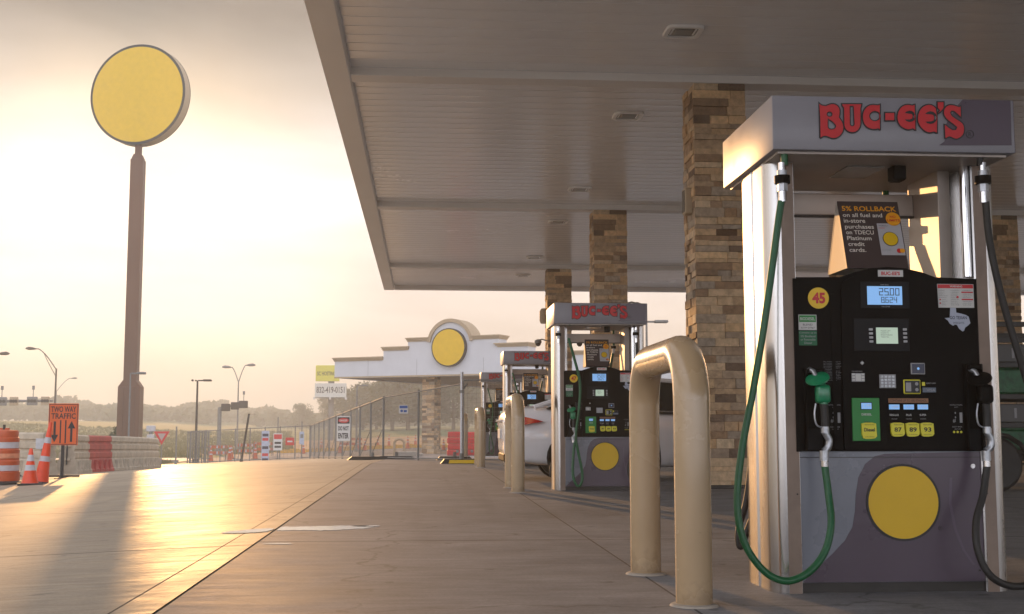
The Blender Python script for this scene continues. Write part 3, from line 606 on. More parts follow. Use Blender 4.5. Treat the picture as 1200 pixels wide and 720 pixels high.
    b.text('$', x0-.022, x0-.012, z1-.035, z1-.01, -.263, white); b.text('THIS SALE', x0+w*.38, x0+w*.62, z1+.005, z1+.010, -.265, lgrey); b.text('GALLONS', x0+w*.4, x0+w*.64, z0-.011, z0-.006, -.265, lgrey); b.build('sale_display', o)
    b = MB(); x0, x1, z0, z1 = P(1026.5, 384, 1052.5, 403); b.box(x0, x1, Y-.001, Y+.003, z0, z1, scr)
    for i, tx in enumerate(('PLEASE LIFT', 'NOZZLE TO', 'BEGIN FUELING', 'THANK YOU')): zz = z1-.018-i*.0095; b.text(tx, x0+.022, x0+.022+.0042*len(tx), zz, zz+.005, Y-.0012, black, .0)
    b.build('payment_screen', o)
    for i in range(4):
        for pxx in (1020.3, 1060.2):
            b = MB(); c = pf(pxx+i*.25, 386.3+i*4.7, Y); b.box(c[0]-.0088, c[0]+.0088, Y-.005, Y+.003, c[1]-.0052, c[1]+.0052, refl, .0015); b.build('soft_key', o)
    # lower console items
    b = MB(); x0, x1, z0, z1 = P(1030.5, 439, 1050, 455); b.box(x0, x1, Y-.001, -.262, z0, z1, lgrey)
    for i in range(4):
        for j in range(4): b.box(x0+.004+i*(x1-x0-.006)/4, x0+(i+1)*(x1-x0-.006)/4, Y-.005, Y-.001, z0+.003+j*(z1-z0-.005)/4, z0+(j+1)*(z1-z0-.005)/4, alum, .0015)
    b.build('keypad', o)
    b = MB(); x0, x1, z0, z1 = P(1067, 425.5, 1084, 439); b.box(x0, x1, Y-.004, -.262, z0, z1, lgrey, .002); b.box(x0+.005, x1-.005, Y-.006, Y-.004, z0+.005, z1-.005, navy); b.disc((x0+x1)/2, Y-.0065, (z0+z1)/2, .006, lcd, 10); b.build('contactless_reader', o)
    b = MB(); x0, x1, z0, z1 = P(1058.5, 445, 1079, 462); b.box(x0, x1, Y-.003, -.262, z0, z1, ylime, .003); b.box(x0+.005, x1-.005, Y-.005, Y-.003, z0+.005, z1-.005, black); b.box(x0+.009, x0+.034, Y-.006, Y-.005, z0+.012, z1-.014, lgrey); b.disc(x1-.02, Y-.0062, z1-.02, .008, lgrey, 12); b.disc(x1-.02, Y-.0062, z0+.02, .008, lgrey, 12); b.build('card_reader', o)
    b = MB(); x0, x1, z0, z1 = P(1080.5, 447, 1097, 460); b.rect(x0, x0+.014, z0+.03, z1-.004, Y, ylime); b.text('INSERT CARD', x0+.02, x1, z1-.012, z1-.006, -.264, lgrey); b.rect(x0+.002, x1, z0, z0+.022, Y, mat('label_blue_grey', (.12, .15, .2), .5)); b.text('VISA', x0+.02, x1-.004, z0+.004, z0+.017, Y, lgrey); b.build('card_label', o)
    b = MB(); x0, x1, z0, z1 = P(998, 437.5, 1013.5, 447.5); b.rect(x0, x1, z0, z1, Y, lgrey); b.rect(x0+.018, x1-.018, z0+.003, z1-.003, Y-.001, white)
    for i in range(3): b.rect(x0+.002, x0+.015, z0+.004+i*.013, z0+.012+i*.013, Y-.001, white); b.rect(x1-.015, x1-.002, z0+.004+i*.013, z0+.012+i*.013, Y-.001, white)
    b.text('FOR ASSISTANCE', x0+.002, x1-.01, z1+.006, z1+.011, -.263, lgrey); b.build('call_button', o); b = MB(); c = pf(1010.5, 425.5, Y); b.prism([(c[0]-.01, c[1]), (c[0], c[1]-.01), (c[0]+.01, c[1]), (c[0], c[1]+.01)], Y, Y+.003, lgrey); b.disc(c[0], Y-.0006, c[1], .005, white, 10); b.build('indicator_mark', o)
    # diesel panel and grades
    b = MB(); x0, x1, z0, z1 = P(998, 466.5, 1032, 517); b.box(x0, x1, Y-.001, -.262, z0, z1, greenp, .002); 
    a0, a1, c0, c1 = P(1009, 472.5, 1021, 479.5); b.rect(a0-.004, a1+.004, c0-.004, c1+.004, Y-.003, black); b.rect(a0, a1, c0, c1, Y-.004, lcd); b.text('3.199', a0+.006, a1-.004, c0+.006, c1-.005, Y-.0046, white, 0)
    b.text('DIESEL', a0+.001, a1+.001, c0-.03, c0-.02, Y-.0012, white); b.text('PUSH', a0+.012, a1-.01, c0-.062, c0-.056, Y-.0012, black); b.build('diesel_panel', o)
    def button(px0, px1, py0, py1, txt, small):
        b = MB(); x0, x1, z0, z1 = P(px0, py0, px1, py1); w = (x1-x0)
        b.prism([(x0+w*.02, z1-.004), (x0+w*.3, z1), (x0+w*.7, z1), (x1-w*.04, z1-.004), (x1, z0+.012), (x1-w*.12, z0+.003), (x0+w*.6, z0), (x0+w*.3, z0), (x0+w*.12, z0+.003), (x0+w*.03, z0+.02)], Y-.010, -.262, ylime)
        b.text(txt, x0+w*(.16 if small else .24), x1-w*(.14 if small else .22), z0+(z1-z0)*(.45 if small else .34), z0+(z1-z0)*(.68 if small else .66), Y-.0105, black, .025)
        b.text('MINIMUM OCTANE', x0+w*.2, x1-w*.16, z1-.012, z1-.007, Y-.0105, black, 0); b.text('(R+M)/2 METHOD', x0+w*.22, x1-w*.18, z0+.006, z0+.011, Y-.0105, black, 0); b.build('grade_button', o, smooth=0)
    button(1008.5, 1027, 495.5, 514.5, 'Diesel', True)
    for px, tx in ((1043, '87'), (1060.5, '89'), (1077.5, '93')): button(px, px+16.5, 495.5, 511.8, tx, False)
    b = MB(); x0, x1, z0, z1 = P(1041, 467, 1088, 472.3); b.rect(x0, x1, z0, z1, Y, strip); b.text('CONTAINS UP TO 10% ETHANOL', x0+.008, x1-.008, z0+.005, z1-.005, Y, black, .01); b.build('ethanol_label', o)
    for px, tx, pr in ((1042, 'REGULAR', '2.899'), (1059, 'PLUS', '3.149'), (1075.5, 'SUPER', '3.399')):
        b = MB(); x0, x1, z0, z1 = P(px, 474.3, px+12, 480); b.box(x0, x1, Y-.002, -.262, z0, z1, lcd); b.text(pr, x0+.008, x1-.006, z0+.005, z1-.005, Y-.0022, white, 0)
        xm = (x0+x1)/2; l = .0062*len(tx)/2; b.text(tx, xm-l, xm+l, z0-.030, z0-.021, -.263, white, .01); b.text('UNLEADED', xm-.014, xm+.014, z0-.046, z0-.041, -.263, lgrey, 0); b.build('price_display', o)
    for px in (967, 1110):
        b = MB(); a = pf(px+3, 474, -.25); b.text('INSTRUCTIONS', a[0], a[0]+.06, a[1]-.006, a[1], -.2495, lgrey, 0); b.text('LIFT', a[0]+.022, a[0]+.04, a[1]-.016, a[1]-.011, -.2495, lgrey, 0)
        b.text('1', a[0]+.045, a[0]+.058, a[1]-.085, a[1]-.038, -.2495, lgrey, .03); b.text(':', a[0]+.022, a[0]+.028, a[1]-.065, a[1]-.035, -.2495, lgrey, .02); b.text('#', a[0]+.012, a[0]+.026, a[1]-.085, a[1]-.068, -.2495, lgrey, .01)
        b.text('SELECT GRADE', a[0]+.008, a[0]+.055, a[1]-.107, a[1]-.101, -.2495, lgrey, 0); b.text('AND PUMP', a[0]+.018, a[0]+.048, a[1]-.117, a[1]-.112, -.2495, lgrey, 0)
        for k in (range(3) if px > 1000 else (1,)): b.disc(a[0]+.016+k*.017, -.2505, a[1]-.128, .0055, ylime, 8, t=.001)
        b.build('instruction_label', o)
    b = MB(); a = pf(965, 423.5); 
    for i in range(13): wd = .085 - (.02 if i in (5, 12) else 0) - random.uniform(0, .01); zz = a[1]-i*.0072; b.text('No smoking stop engine pay'[:18+(i*5) % 8], a[0], a[0]+wd, zz-.0045, zz, -.2497, lgrey, 0)
    b.build('notice_label', o)
    # stickers
    b = MB(); x0, x1, z0, z1 = prect(935.5, 369, 957, 387); b.rect(x0, x1, z0, z1, -.2515, white); b.rect(x0+.003, x1-.003, z0+(z1-z0)*.52, z1-.003, -.2522, greenp); b.text('BIODIESEL', x0+.008, x1-.008, z1-.026, z1-.012, -.2524, white, .01); b.text('BLEND', x0+.02, x1-.02, z0+.02, z0+.029, -.2518, black, 0); b.text('ASTM D7467', x0+.01, x1-.01, z0+.006, z0+.014, -.2518, black, 0)
    a0, a1, c0, c1 = prect(936, 387.5, 957.5, 405); b.rect(a0, a1, c0, c1-.001, -.2515, greend)
    for i, tx in enumerate(('Contains up to', '5% Biodiesel', 'or Renewable', 'Diesel')): xm = (a0+a1)/2; l = .0029*len(tx); zz = c1-.006-i*.0155; b.text(tx, xm-l, xm+l, zz-.010, zz, -.2518, lgrey, .005)
    b.build('biodiesel_label', o)
    b = MB(); x0, x1, z0, z1 = prect(1098, 333, 1141.5, 361); b.rect(x0, x1, z0, z1, -.2515, white); b.rect(x0+.002, x1-.002, z1-.02, z1-.002, -.2522, red); b.text('WARNING', x0+.06, x1-.055, z1-.016, z1-.006, -.2524, white, .02)
    w = x1-x0
    for c_ in range(3):
        for i in range(9):
            zz = z1-.028-i*.0085
            if c_ == 2 and i in (1, 5): b.rect(x0+w*.66, x1-.004, zz-.005, zz+.001, -.2522, red); continue
            if c_ == 0 and i in (5, 7): b.disc(x0+.012, -.2522, zz-.003, .004, red, 8)
            xa = x0+w*(.03+.33*c_)+(.014 if c_ == 0 and i > 4 else 0); b.text('no smoking shut off engine'[i:i+16], xa, x0+w*(.28+.33*c_)-random.uniform(0, .015), zz-.0045, zz, -.2518, black, 0)
    b.disc(x0+w*.55, -.2523, z0+.05, .006, red, 8); b.build('warning_sticker', o)
    b = MB(); b.prism([pf(*p) for p in TEX], -.2512, -.2495, mat('pale_blue_sticker', (.42, .46, .56), .5)); x0, x1, z0, z1 = prect(1113, 370.5, 1133, 374.5, -.251); b.text('GO TEXAN', x0, x1, z0, z1, -.2514, navy, .02); b.text('WEIGHTS', x0+.014, x1-.014, z0-.022, z0-.012, -.2514, navy, 0); b.build('state_shaped_sticker', o, smooth=0)
    b = MB(); x0, x1, z0, z1 = prect(1029, 316.5, 1058.5, 324.5, -.266); b.rect(x0, x1, z0, z1, -.2645, white); b.text("BUC-EE'S", x0+.015, x1-.015, z0+.007, z1-.007, -.2648, red, .035); b.build('name_plate', o)
    # nozzle boots (dark recesses with frames), both sides
    for (q) in ((941, 432, 966, 528), (1128, 427, 1152, 528)):
        x0, x1, z0, z1 = prect(*q); b = MB(); x1 = min(x1, X1-.002)
        b.box(x0, x0+.008, -.285, -.249, z0, z1, blackp, .002); b.box(x1-.008, x1, -.285, -.249, z0, z1, blackp, .002); b.box(x0+.008, x1-.008, -.30, -.249, z1-.03, z1-.001, blackp, .006); b.box(x0+.0081, x1-.0081, -.262, -.249, z0, z0+.1, blackg, .002); b.build('nozzle_boot', o)
    # nozzles
    def nozzle(px, body, py0, tiltx, label):
        nz = bpy.data.objects.new('nozzle', None)
        b = MB(); 
        def q(x, y_, yl=-.33): v = pf(px+x, y_, yl); return Vector((v[0], yl, v[1]))
        g = q(-4, py0+8); M = Matrix.Rotation(R(-22), 4, 'Y') @ Matrix.Rotation(R(28), 4, 'X')
        b.lathe([(.012, -.012), (.04, -.010), (.055, -.002), (.053, .004), (.03, .010), (.015, .016)], body, g, 22, M)
        b.tube(smoothpath([g+Vector((0, .0, .0)), q(0, py0+14, -.335), q(2, py0+24, -.34), q(3, py0+35, -.34), q(3, py0+38, -.34)], 5), .02, body, 14, rs=None)
        b.box(q(-7, py0+26)[0], q(9.5, py0+26)[0], -.365, -.315, q(0, py0+37)[2], q(0, py0+15)[2], body, .016, seg=3)
        b.tube([g+Vector((0, 0, 0)), g+Vector((-.012, .02, .035)), g+Vector((-.02, .05, .045))], .011, alum, 10)
        o1 = b.build('nozzle', o)
        b = MB(); b.tube([q(3, py0+36, -.34), q(4.5, py0+50, -.34), q(5, py0+66, -.34)], .0185, rubber, 14); b.build('grip', o1)
        b = MB(); b.tube(smoothpath([q(-6, py0+37, -.35), q(-7.5, py0+50, -.352), q(-5, py0+62, -.35), q(3, py0+66, -.345)], 5), .004, alum, 8); b.build('lever_guard', o1)
        b = MB(); b.cyl(q(5, py0+72, -.34), .019, .03, alum, 14); b.tube(smoothpath([q(5, py0+71, -.34), q(9.5, py0+80, -.34), q(8.5, py0+88, -.34), q(4, py0+93, -.34)], 5), .0165, alum, 12)
        b.cyl(q(4, py0+104, -.34), .021, .045, alum, 14); b.cyl(q(4.5, py0+111, -.34), .0175, .035, chrome, 14); b.build('swivel', o1)
        return q(4.5, py0+110.5, -.34)
    h1 = nozzle(962, greenn, 436, 0, '')
    h2 = nozzle(1152, blackp, 436, 0, '')
    def hp(px, py, yl): v = pf(px, py, yl); return (v[0], yl, v[1])
    g1 = [tuple(h1), hp(971, 580, -.36), hp(974, 615, -.40), hp(966, 648, -.43), hp(946, 672, -.45), hp(920, 681, -.45), hp(894, 668, -.44), hp(872, 635, -.43), hp(864, 590, -.42), hp(869, 530, -.41), hp(882, 460, -.40), hp(894, 390, -.40), hp(904, 320, -.40), hp(912, 260, -.40), hp(915.5, 236, -.40)]
    b = MB(); hose(b, g1, greenh); b.cyl((hp(919, 178, -.4)[0], -.4, hp(919, 194, -.4)[2]), .0165, .07, greenh, 12); gh = b.build('hose', o); gh['label'] = 'green hose'
    b = MB(); c0 = hp(916.5, 237, -.4); c1 = hp(917, 192, -.4); coupling(b, (c0[0]+c1[0])/2, -.4, c0[2], c1[2]); b.build('breakaway_coupling', o)
    g2 = [tuple(h2), hp(1152, 580, -.36), hp(1144, 612, -.40), hp(1146, 645, -.43), hp(1160, 674, -.45), hp(1185, 687, -.45), hp(1212, 682, -.45), hp(1232, 655, -.44), hp(1240, 610, -.43), hp(1232, 545, -.42), hp(1214, 480, -.40), hp(1192, 410, -.40), hp(1173, 345, -.40), hp(1160, 285, -.40), hp(1155, 237, -.40)]
    b = MB(); hose(b, g2, rubber); b.cyl((hp(1148, 178, -.4)[0], -.4, hp(1148, 194, -.4)[2]), .0165, .07, rubber, 12); bh = b.build('hose', o); bh['label'] = 'black hose'
    b = MB(); c0 = hp(1154, 238, -.4); c1 = hp(1150, 192, -.4); coupling(b, (c0[0]+c1[0])/2, -.4, c0[2], c1[2]); b.build('breakaway_coupling', o)
    # rear side hoses and nozzles
    b = MB(); hose(b, [(-.40, .34, .95), (-.42, .37, .6), (-.44, .40, .38), (-.49, .43, .22), (-.515, .44, .15), (-.53, .44, .17), (-.525, .44, .25), (-.48, .43, .42), (-.44, .42, .8), (-.42, .41, 1.2), (-.40, .41, 1.98)], rubber); b.build('hose', o)
    b = MB(); hose(b, [(.40, .33, 1.0), (.42, .38, .5), (.38, .40, .2), (.28, .40, .3), (.24, .40, .8), (.23, .39, 1.4), (.27, .39, 1.7)], greenh); b.cyl((.28, .39, 1.7), .02, .1, alum, 12); b.cyl((.28, .39, 1.76), .035, .035, blackp, 14); b.cyl((.28, .39, 1.8), .0165, .2, greenh, 12); b.build('hose', o)
    b = MB(); b.box(-.43, -.37, .25, .34, .9, 1.12, blackp, .02, seg=2); b.box(.37, .43, .25, .33, .95, 1.15, greenn, .02, seg=2); b.build('rear_nozzles', o)
    return o
pump = make_pump(); pump['label'] = 'large nearest gas pump with sticker 45 and a green and a black hose'
def number_sticker(root, txt):
    b = MB(); x, z = pf(959, 349.5); b.disc(x, -.2515, z, .0495, ystick, 36); 
    if txt: b.text(txt, x-.030, x+.032, z-.026, z+.026, -.252, red, .045)
    b.build('number_sticker', root)
plab = ['gas pump beside the white sedan, its green hose hanging in a long loop', 'third gas pump, half hidden behind the second bollard', 'farthest small gas pump behind the third bollard']
def poster(loc, label):
    o = thing('poster_stand', label, 'poster', loc, 0, 'rollback posters on top of the pumps')
    def pp(px, py):     # photo point on the leaning front face
        t = (py-236)/(322-236); y = 5.55-.12*t; v = atY(px, py, y); return Vector((v.x-PX, y-PY, v.z))
    a, b_, c, d = pp(981, 236), pp(1051.5, 236.5), pp(1063, 323), pp(992, 323)
    zb = 1.50; d = a+(d-a)*((zb-a.z)/(d.z-a.z)); c = b_+(c-b_)*((zb-b_.z)/(c.z-b_.z)); d.x = a.x; c.x = b_.x; b_.z = a.z; c.z = d.z; 
    X = (b_-a); wl = X.length; X.normalize(); Z = (a-d); hl = Z.length; Z.normalize(); Yv = Z.cross(X)
    M = Matrix((X, Yv, Z)).transposed().to_4x4(); M.translation = d
    b = MB(M); b.box(0, wl, 0, .006, 0, hl, brown); H = hl
    def u(px): return (px-83)/(590-83)*wl
    def w(py): return H-(py-80)/(720-80)*H*.97
    b.text('5% ROLLBACK', u(112), u(568), w(178), w(128), 0, orange, .015)
    for i, (tx, e) in enumerate((('on all fuel and', 450), ('in-store', 305), ('purchases', 375), ('on TDECU', 372), ('Platinum', 350), ('credit', 290), ('cards.', 300))):
        x0 = 112+i*2; x1 = x0+(e-120-i*7); asc = w(198+i*57.5); bs = w(238+i*57.5+(14 if tx in ('purchases',) else 0)); b.text(tx, u(x0), u(x1), bs, asc, 0, cream, .012)
    b.rect(u(385), u(585)-.002, w(612), w(300), -.002, mat('card_grey', (.42, .41, .43), .5), .0015)
    cx = u(478); b.disc(cx, -.004, w(455), .038, black, 28, t=.0015); b.disc(cx, -.005, w(455), .035, yellow, 28, t=.0008)
    b.text('TDECU', u(395), u(470), w(330), w(318), -.0025, navy, 0); b.text('CREDIT', u(395), u(450), w(352), w(342), -.0025, red, 0)
    b.text('REWARD', u(398), u(470), w(575), w(552), -.0025, lgrey, 0); b.disc(u(535), -.0040, w(570), .012, red, 20, t=.001); b.disc(u(560), -.0048, w(570), .012, orange, 20, t=.0006)
    b.disc(u(525), -.0065, w(258), .036, orange, 28, t=.0015); b.text('NO', u(500), u(548), w(248), w(226), -.007, red, .02); b.text('LIMITS', u(472), u(578), w(285), w(262), -.007, red, .02)
    b.build('front_panel', o)
    b = MB(); ax = a; bx = Vector((a.x, a.y+.12, d.z)); b.prism([(a.y+.007, a.z), (a.y+.014, a.z), (a.y+.16, d.z), (a.y+.152, d.z)], a.x, a.x+wl, cream, axis='x'); b.build('back_panel', o)
    b = MB(); b.prism([(a.y+.006, a.z-.004), (d.y+.01, d.z), (a.y+.15, d.z)], a.x+.001, a.x+.003, cream, axis='x'); b.build('side_gusset', o)
    return o
po = poster((PX, PY, 0), 'brown 5% rollback poster standing on the nearest pump')
pumps = [pump]
for i, yy in enumerate((14.70, 23.75, 32.75)):
    pk = dup(pump, (PX, yy, 0), label=plab[i]); pumps.append(pk)
    dup(po, (PX, yy, 0), label=('brown rollback poster on the pump beside the white sedan', 'small brown poster on the third pump from the front', 'tiny brown poster on the farthest pump')[i])
    # the green hose of these pumps hangs in a narrow loop
    for ch in list(pk.children):
        if ch.name.split('.')[0] == 'hose' and ch.get('label') == 'green hose': bpy.data.objects.remove(ch)
    b = MB(); hose(b, [(-.31, -.34, .62), (-.335, -.36, .45), (-.345, -.38, .2), (-.30, -.39, .07), (-.25, -.39, .09), (-.235, -.39, .22), (-.29, -.40, .5), (-.31, -.40, .66), (-.27, -.41, 1.0), (-.26, -.41, 1.3), (-.33, -.41, 1.6), (-.385, -.40, 1.80), (-.387, -.40, 1.83)], greenh)
    b.cyl((-.377, -.4, 1.985), .0165, .05, greenh, 12); h = b.build('hose', pk); h['label'] = 'green hose'
for pk, tx in zip(pumps, ('45', '47', '49', '')): number_sticker(pk, tx)
# ------------------------------------------------------------------ distant second canopy
FA = R(30); FCx, FCy = 1.69, 74.0
ZG = zt(0, 80)-.05
fc = thing('distant_canopy', 'white stepped front canopy with round yellow emblem across the lot', 'canopy', (FCx, FCy, 0), -FA)
steps = [(-8.55, 5.17), (-4.85, 5.77), (-3.05, 6.30), (3.35, 6.30), (5.3, 5.77), (9.3, 5.17)]
def arch(cx, cz, r, n=20, a0=0, a1=math.pi): return [(cx+r*math.cos(a0+(a1-a0)*i/n), cz+r*math.sin(a0+(a1-a0)*i/n)) for i in range(n+1)]
prof = [(-8.55, 3.98), (-8.55, 5.1), (-4.85, 5.1), (-4.85, 5.7), (-3.05, 5.7), (-3.05, 6.22)]+arch(.0, 5.9, 1.45, 22, R(167), R(13))+[(3.35, 6.22), (3.35, 5.7), (5.3, 5.7), (5.3, 5.1), (9.3, 5.1), (9.3, 3.98)]
b = MB(); b.prism(prof, 0, 1.1, wfasc); b.box(-8.55, -8.3, 1.1, 24, 3.98, 5.1, wfasc); b.box(9.05, 9.3, 1.1, 24, 3.98, 5.1, wfasc); b.box(-8.55, 9.3, 24.001, 24.3, 3.98, 5.1, wfasc); b.build('parapet', fc)
b = MB(); b.box(-8.3, 9.05, 1.1, 24, 4.06, 4.2, mat('soffit_tan', (.34, .27, .20), .6)); b.build('soffit', fc)
b = MB()
def corn(x0, x1, z, e0=.12, e1=.12):
    for k, (h0, h1, out) in enumerate(((0, .08, .05), (.08, .17, .10), (.17, .25, .16))): b.box(x0-e0*(k+1)/3, x1+e1*(k+1)/3, -out, 1.1+out, z+h0, z+h1-.002, tanm)
corn(-8.55, -4.86, 5.05, .12, 0); corn(-4.85, -3.06, 5.65); corn(-3.05, -1.42, 6.17, .12, 0); corn(1.42, 3.35, 6.17, 0, .12); corn(3.36, 5.3, 5.65, .3, .12); corn(5.31, 9.3, 5.05, 0, .12)
o1 = arch(0, 5.9, 1.62, 26, R(172), R(8)); i1 = arch(0, 5.9, 1.40, 26, R(172), R(8))[::-1]; b.prism(o1+i1, -.12, 1.2, tanm)
b.box(-8.56, 9.31, -.02, -.001, 3.96, 4.06, tanm); b.build('cornice', fc)
b = MB(); b.disc(0, -.28, 5.72, 1.19, black, 56, t=.27); b.disc(0, -.285, 5.72, 1.12, yellow, 56, t=.004); b.build('round_emblem', fc)
b = MB(); 
for x in (-6.0, -2.4, 2.3, 6.2): b.box(x, x+.015, -.004, -.0005, 4.07, 5.05, gal)
b.build('panel_joints', fc)
cl2 = ['stone column under the distant white canopy, in open view', 'stone column of the distant canopy behind the farthest pumps', 'rear stone column far back under the distant canopy', 'rear right stone column far back under the distant canopy']
cm = None
for i, (s, tt) in enumerate(((-2.55, 1.0), (4.6, 1.0), (-2.2, 15.5), (5.6, 15.5))):
    x = FCx+s*math.cos(FA)+tt*math.sin(FA); y = FCy-s*math.sin(FA)+tt*math.cos(FA)
    c0 = thing('stone_column', cl2[i], 'column', (x, y, zt(x, y)-.05), -FA, 'stone columns of the distant canopy')
    if cm is None: cm = stone_column(4.06-zt(x, y)+.05, .85, .85, 9, (.12, .2), (.25, .5)).build('stone_cladding', c0, smooth=0)
    else: k = cm.copy(); COL.objects.link(k); k.parent = c0
    b = MB(); b.box(-.02, .87, -.02, .87, 1.8, 1.86, tanm); b.build('stone_band', c0)
# ------------------------------------------------------------------ tall sign
SX, SY = -19.05, 80.0; sg0 = zt(SX, SY)
ts = thing('pole_sign', 'very tall brown pole carrying a big round yellow sign', 'sign', (SX, SY, sg0), 0)
b = MB(); b.box(-.70, .70, -.6, .6, 0, 5.0, polem, .03); b.prism([(-.70, 5.0), (.70, 5.0), (.42, 5.4), (-.42, 5.4)], -.5, .5, polem); b.box(-.418, .418, -.42, .42, 5.3, 20.1, polem, .03); b.build('pole', ts)
b = MB()
for x in (-.35, 0, .35): b.box(x-.04, x+.04, -.64, -.602, .1, 4.9, polem, .01)
b.build('pole_ribs', ts)
b = MB(); b.prism([(-.41, 20.08), (.41, 20.08), (.25, 20.45), (-.25, 20.45)], -.3, .3, polem); b.box(-.2, .2, -.16, .16, 20.4, 21.3, polem); b.build('neck', ts)
dz = 22.75-sg0+.2; MR = Matrix.Translation((0, 0, dz)) @ Matrix.Rotation(R(-15), 4, 'Z')
b = MB(MR); b.prism([(3.40*math.cos(2*math.pi*i/72), 3.40*math.sin(2*math.pi*i/72)) for i in range(72)], -.38, .38, tanm); b.build('sign_cabinet', ts, smooth=30)
b = MB(MR); b.disc(0, -.40, 0, 3.42, black, 72, t=.03); b.disc(0, -.415, 0, 3.25, yellow, 72, t=.014); b.build('sign_face', ts)
b = MB(MR); b.disc(0, .39, 0, 3.42, black, 72, t=.03); b.disc(0, .406, 0, 3.30, yellow, 72, t=.014); b.build('sign_face', ts)
# ------------------------------------------------------------------ drum, cones, sign
def gz(px, d, dx=0):      # real position on the ground below photo column px at distance d
    v = atY(px, 500, d); return (v.x+dx, d, zt(v.x+dx, d))
o = thing('traffic_drum', 'fat orange and white striped traffic drum on a black rubber base', 'traffic drum', gz(5, 22.6))
RZ = []
def drum_r(z): return .285-.05*z/.95
b = MB(); b.lathe([(.43, 0), (.43, .05), (.36, .07), (.31, .075)], rubber, n=32); b.build('rubber_base', o)
b = MB(); zs = [.04, .22, .25, .43, .46, .62, .65, .84, .87, .95]
b.lathe([(.30, .03), (.30, .23), (.285, .245), (.29, .43), (.278, .445), (.282, .63), (.268, .645), (.272, .84), (.25, .86), (.255, .96), (.24, .985), (.05, 1.0)], orb, n=32); b.build('barrel', o)
for z0, z1, m_, r0 in ((.255, .375, refl, .2905), (.48, .575, mat('faded_orange_band', (.62, .26, .14), .5, noise=.3), .2835), (.66, .78, refl, .2735), (.79, .85, orb, .2732)):
    b = MB(); b.lathe([(r0-.02, z0), (r0+.001, z0+.003), (r0-.003, z1-.003), (r0-.02, z1)], m_, n=32); b.build('stripe', o)
b = MB(); b.box(-.1, .1, -.015, .015, .98, 1.03, orb, .006); b.box(-.02, .02, -.02, .02, 1.0, 1.09, dark, .005); b.build('handle', o)
def cone(loc, rot, label, H, r, hue=orp, bands=((.40, .56), (.66, .84))):
    o = thing('traffic_cone', label, 'traffic cone', loc); o.rotation_euler = rot; o['group'] = 'traffic cones by the barrier'
    b = MB(); b.box(-r*1.55, r*1.55, -r*1.55, r*1.55, 0, .035, rubber, .008); b.build('rubber_base', o)
    rr = lambda t: r*(1-t)+.028*t
    b = MB(); b.lathe([(r*1.08, .034), (r, .06), (rr(.5), H*.5), (rr(1), H), (.02, H+.01)], hue, n=26); b.build('cone_body', o)
    for a, c_ in bands:
        b = MB(); b.lathe([(rr(a)-.01, a*H), (rr(a)+.0025, a*H+.002), (rr(c_)+.0025, c_*H-.002), (rr(c_)-.01, c_*H)], refl, n=26); b.build('reflective_collar', o)
    return o
cone(gz(37.5, 21.8), (0, 0, R(20)), 'short upright orange traffic cone with two white collars', .63, .135)
cone(gz(50.5, 22.4), (R(-3), R(6), R(-8)), 'tall slim orange channelizer cone leaning right against the orange sign', 1.10, .125, bands=((.36, .45), (.66, .76)))
# orange work sign
v = gz(74, 25.2); o = thing('road_sign', 'orange rectangular work zone sign reading TWO WAY TRAFFIC', 'sign', v, R(4))
zb = atY(74, 522, 25.2).z-v[2]; zt_ = atY(74, 473, 25.2).z-v[2]; wv = (atY(91, 500, 25.2).x-atY(56.5, 500, 25.2).x)/2
b = MB(); b.box(-wv, wv, 0, .02, zb, zt_, sor, .004); b.build('sign_board', o)
b = MB(); H = zt_-zb; 
for q in ((-wv+.012, wv-.012, zb+.012, zb+.024), (-wv+.012, wv-.012, zt_-.024, zt_-.012), (-wv+.012, -wv+.024, zb+.0241, zt_-.0241), (wv-.024, wv-.012, zb+.0241, zt_-.0241)): b.rect(*q, -.0018, black, .0015)
b.text('TWO WAY', -wv*.84, wv*.84, zb+H*.79, zb+H*.93, 0, black, .02, d=.003); b.text('TRAFFIC', -wv*.82, wv*.82, zb+H*.63, zb+H*.765, 0, black, .02, d=.003)
for x in (-.05, .05): b.rect(x-.013, x+.013, zb+H*.05, zb+H*.60, -.0018, black, .0015)
for sgx, s2 in ((.56, 1), (-.56, -1)):
    cx = wv*sgx; zz = lambda f: zb+H*(f if s2 == 1 else .65-f)
    b.prism([(cx-.022, zz(.08)), (cx+.022, zz(.08)), (cx+.022, zz(.40)), (cx+.075, zz(.40)), (cx, zz(.58)), (cx-.075, zz(.40)), (cx-.022, zz(.40))], -.0018, -.0003, black)
b.build('sign_lettering', o, smooth=0)
b = MB(); b.box(-.03, .03, .022, .07, .0, zt_-.05, dark, .004); b.box(-.35, .35, .02, .05, .02, .06, dark); b.box(-.03, .03, -.5, .6, .0, .02, dark); b.build('post', o)
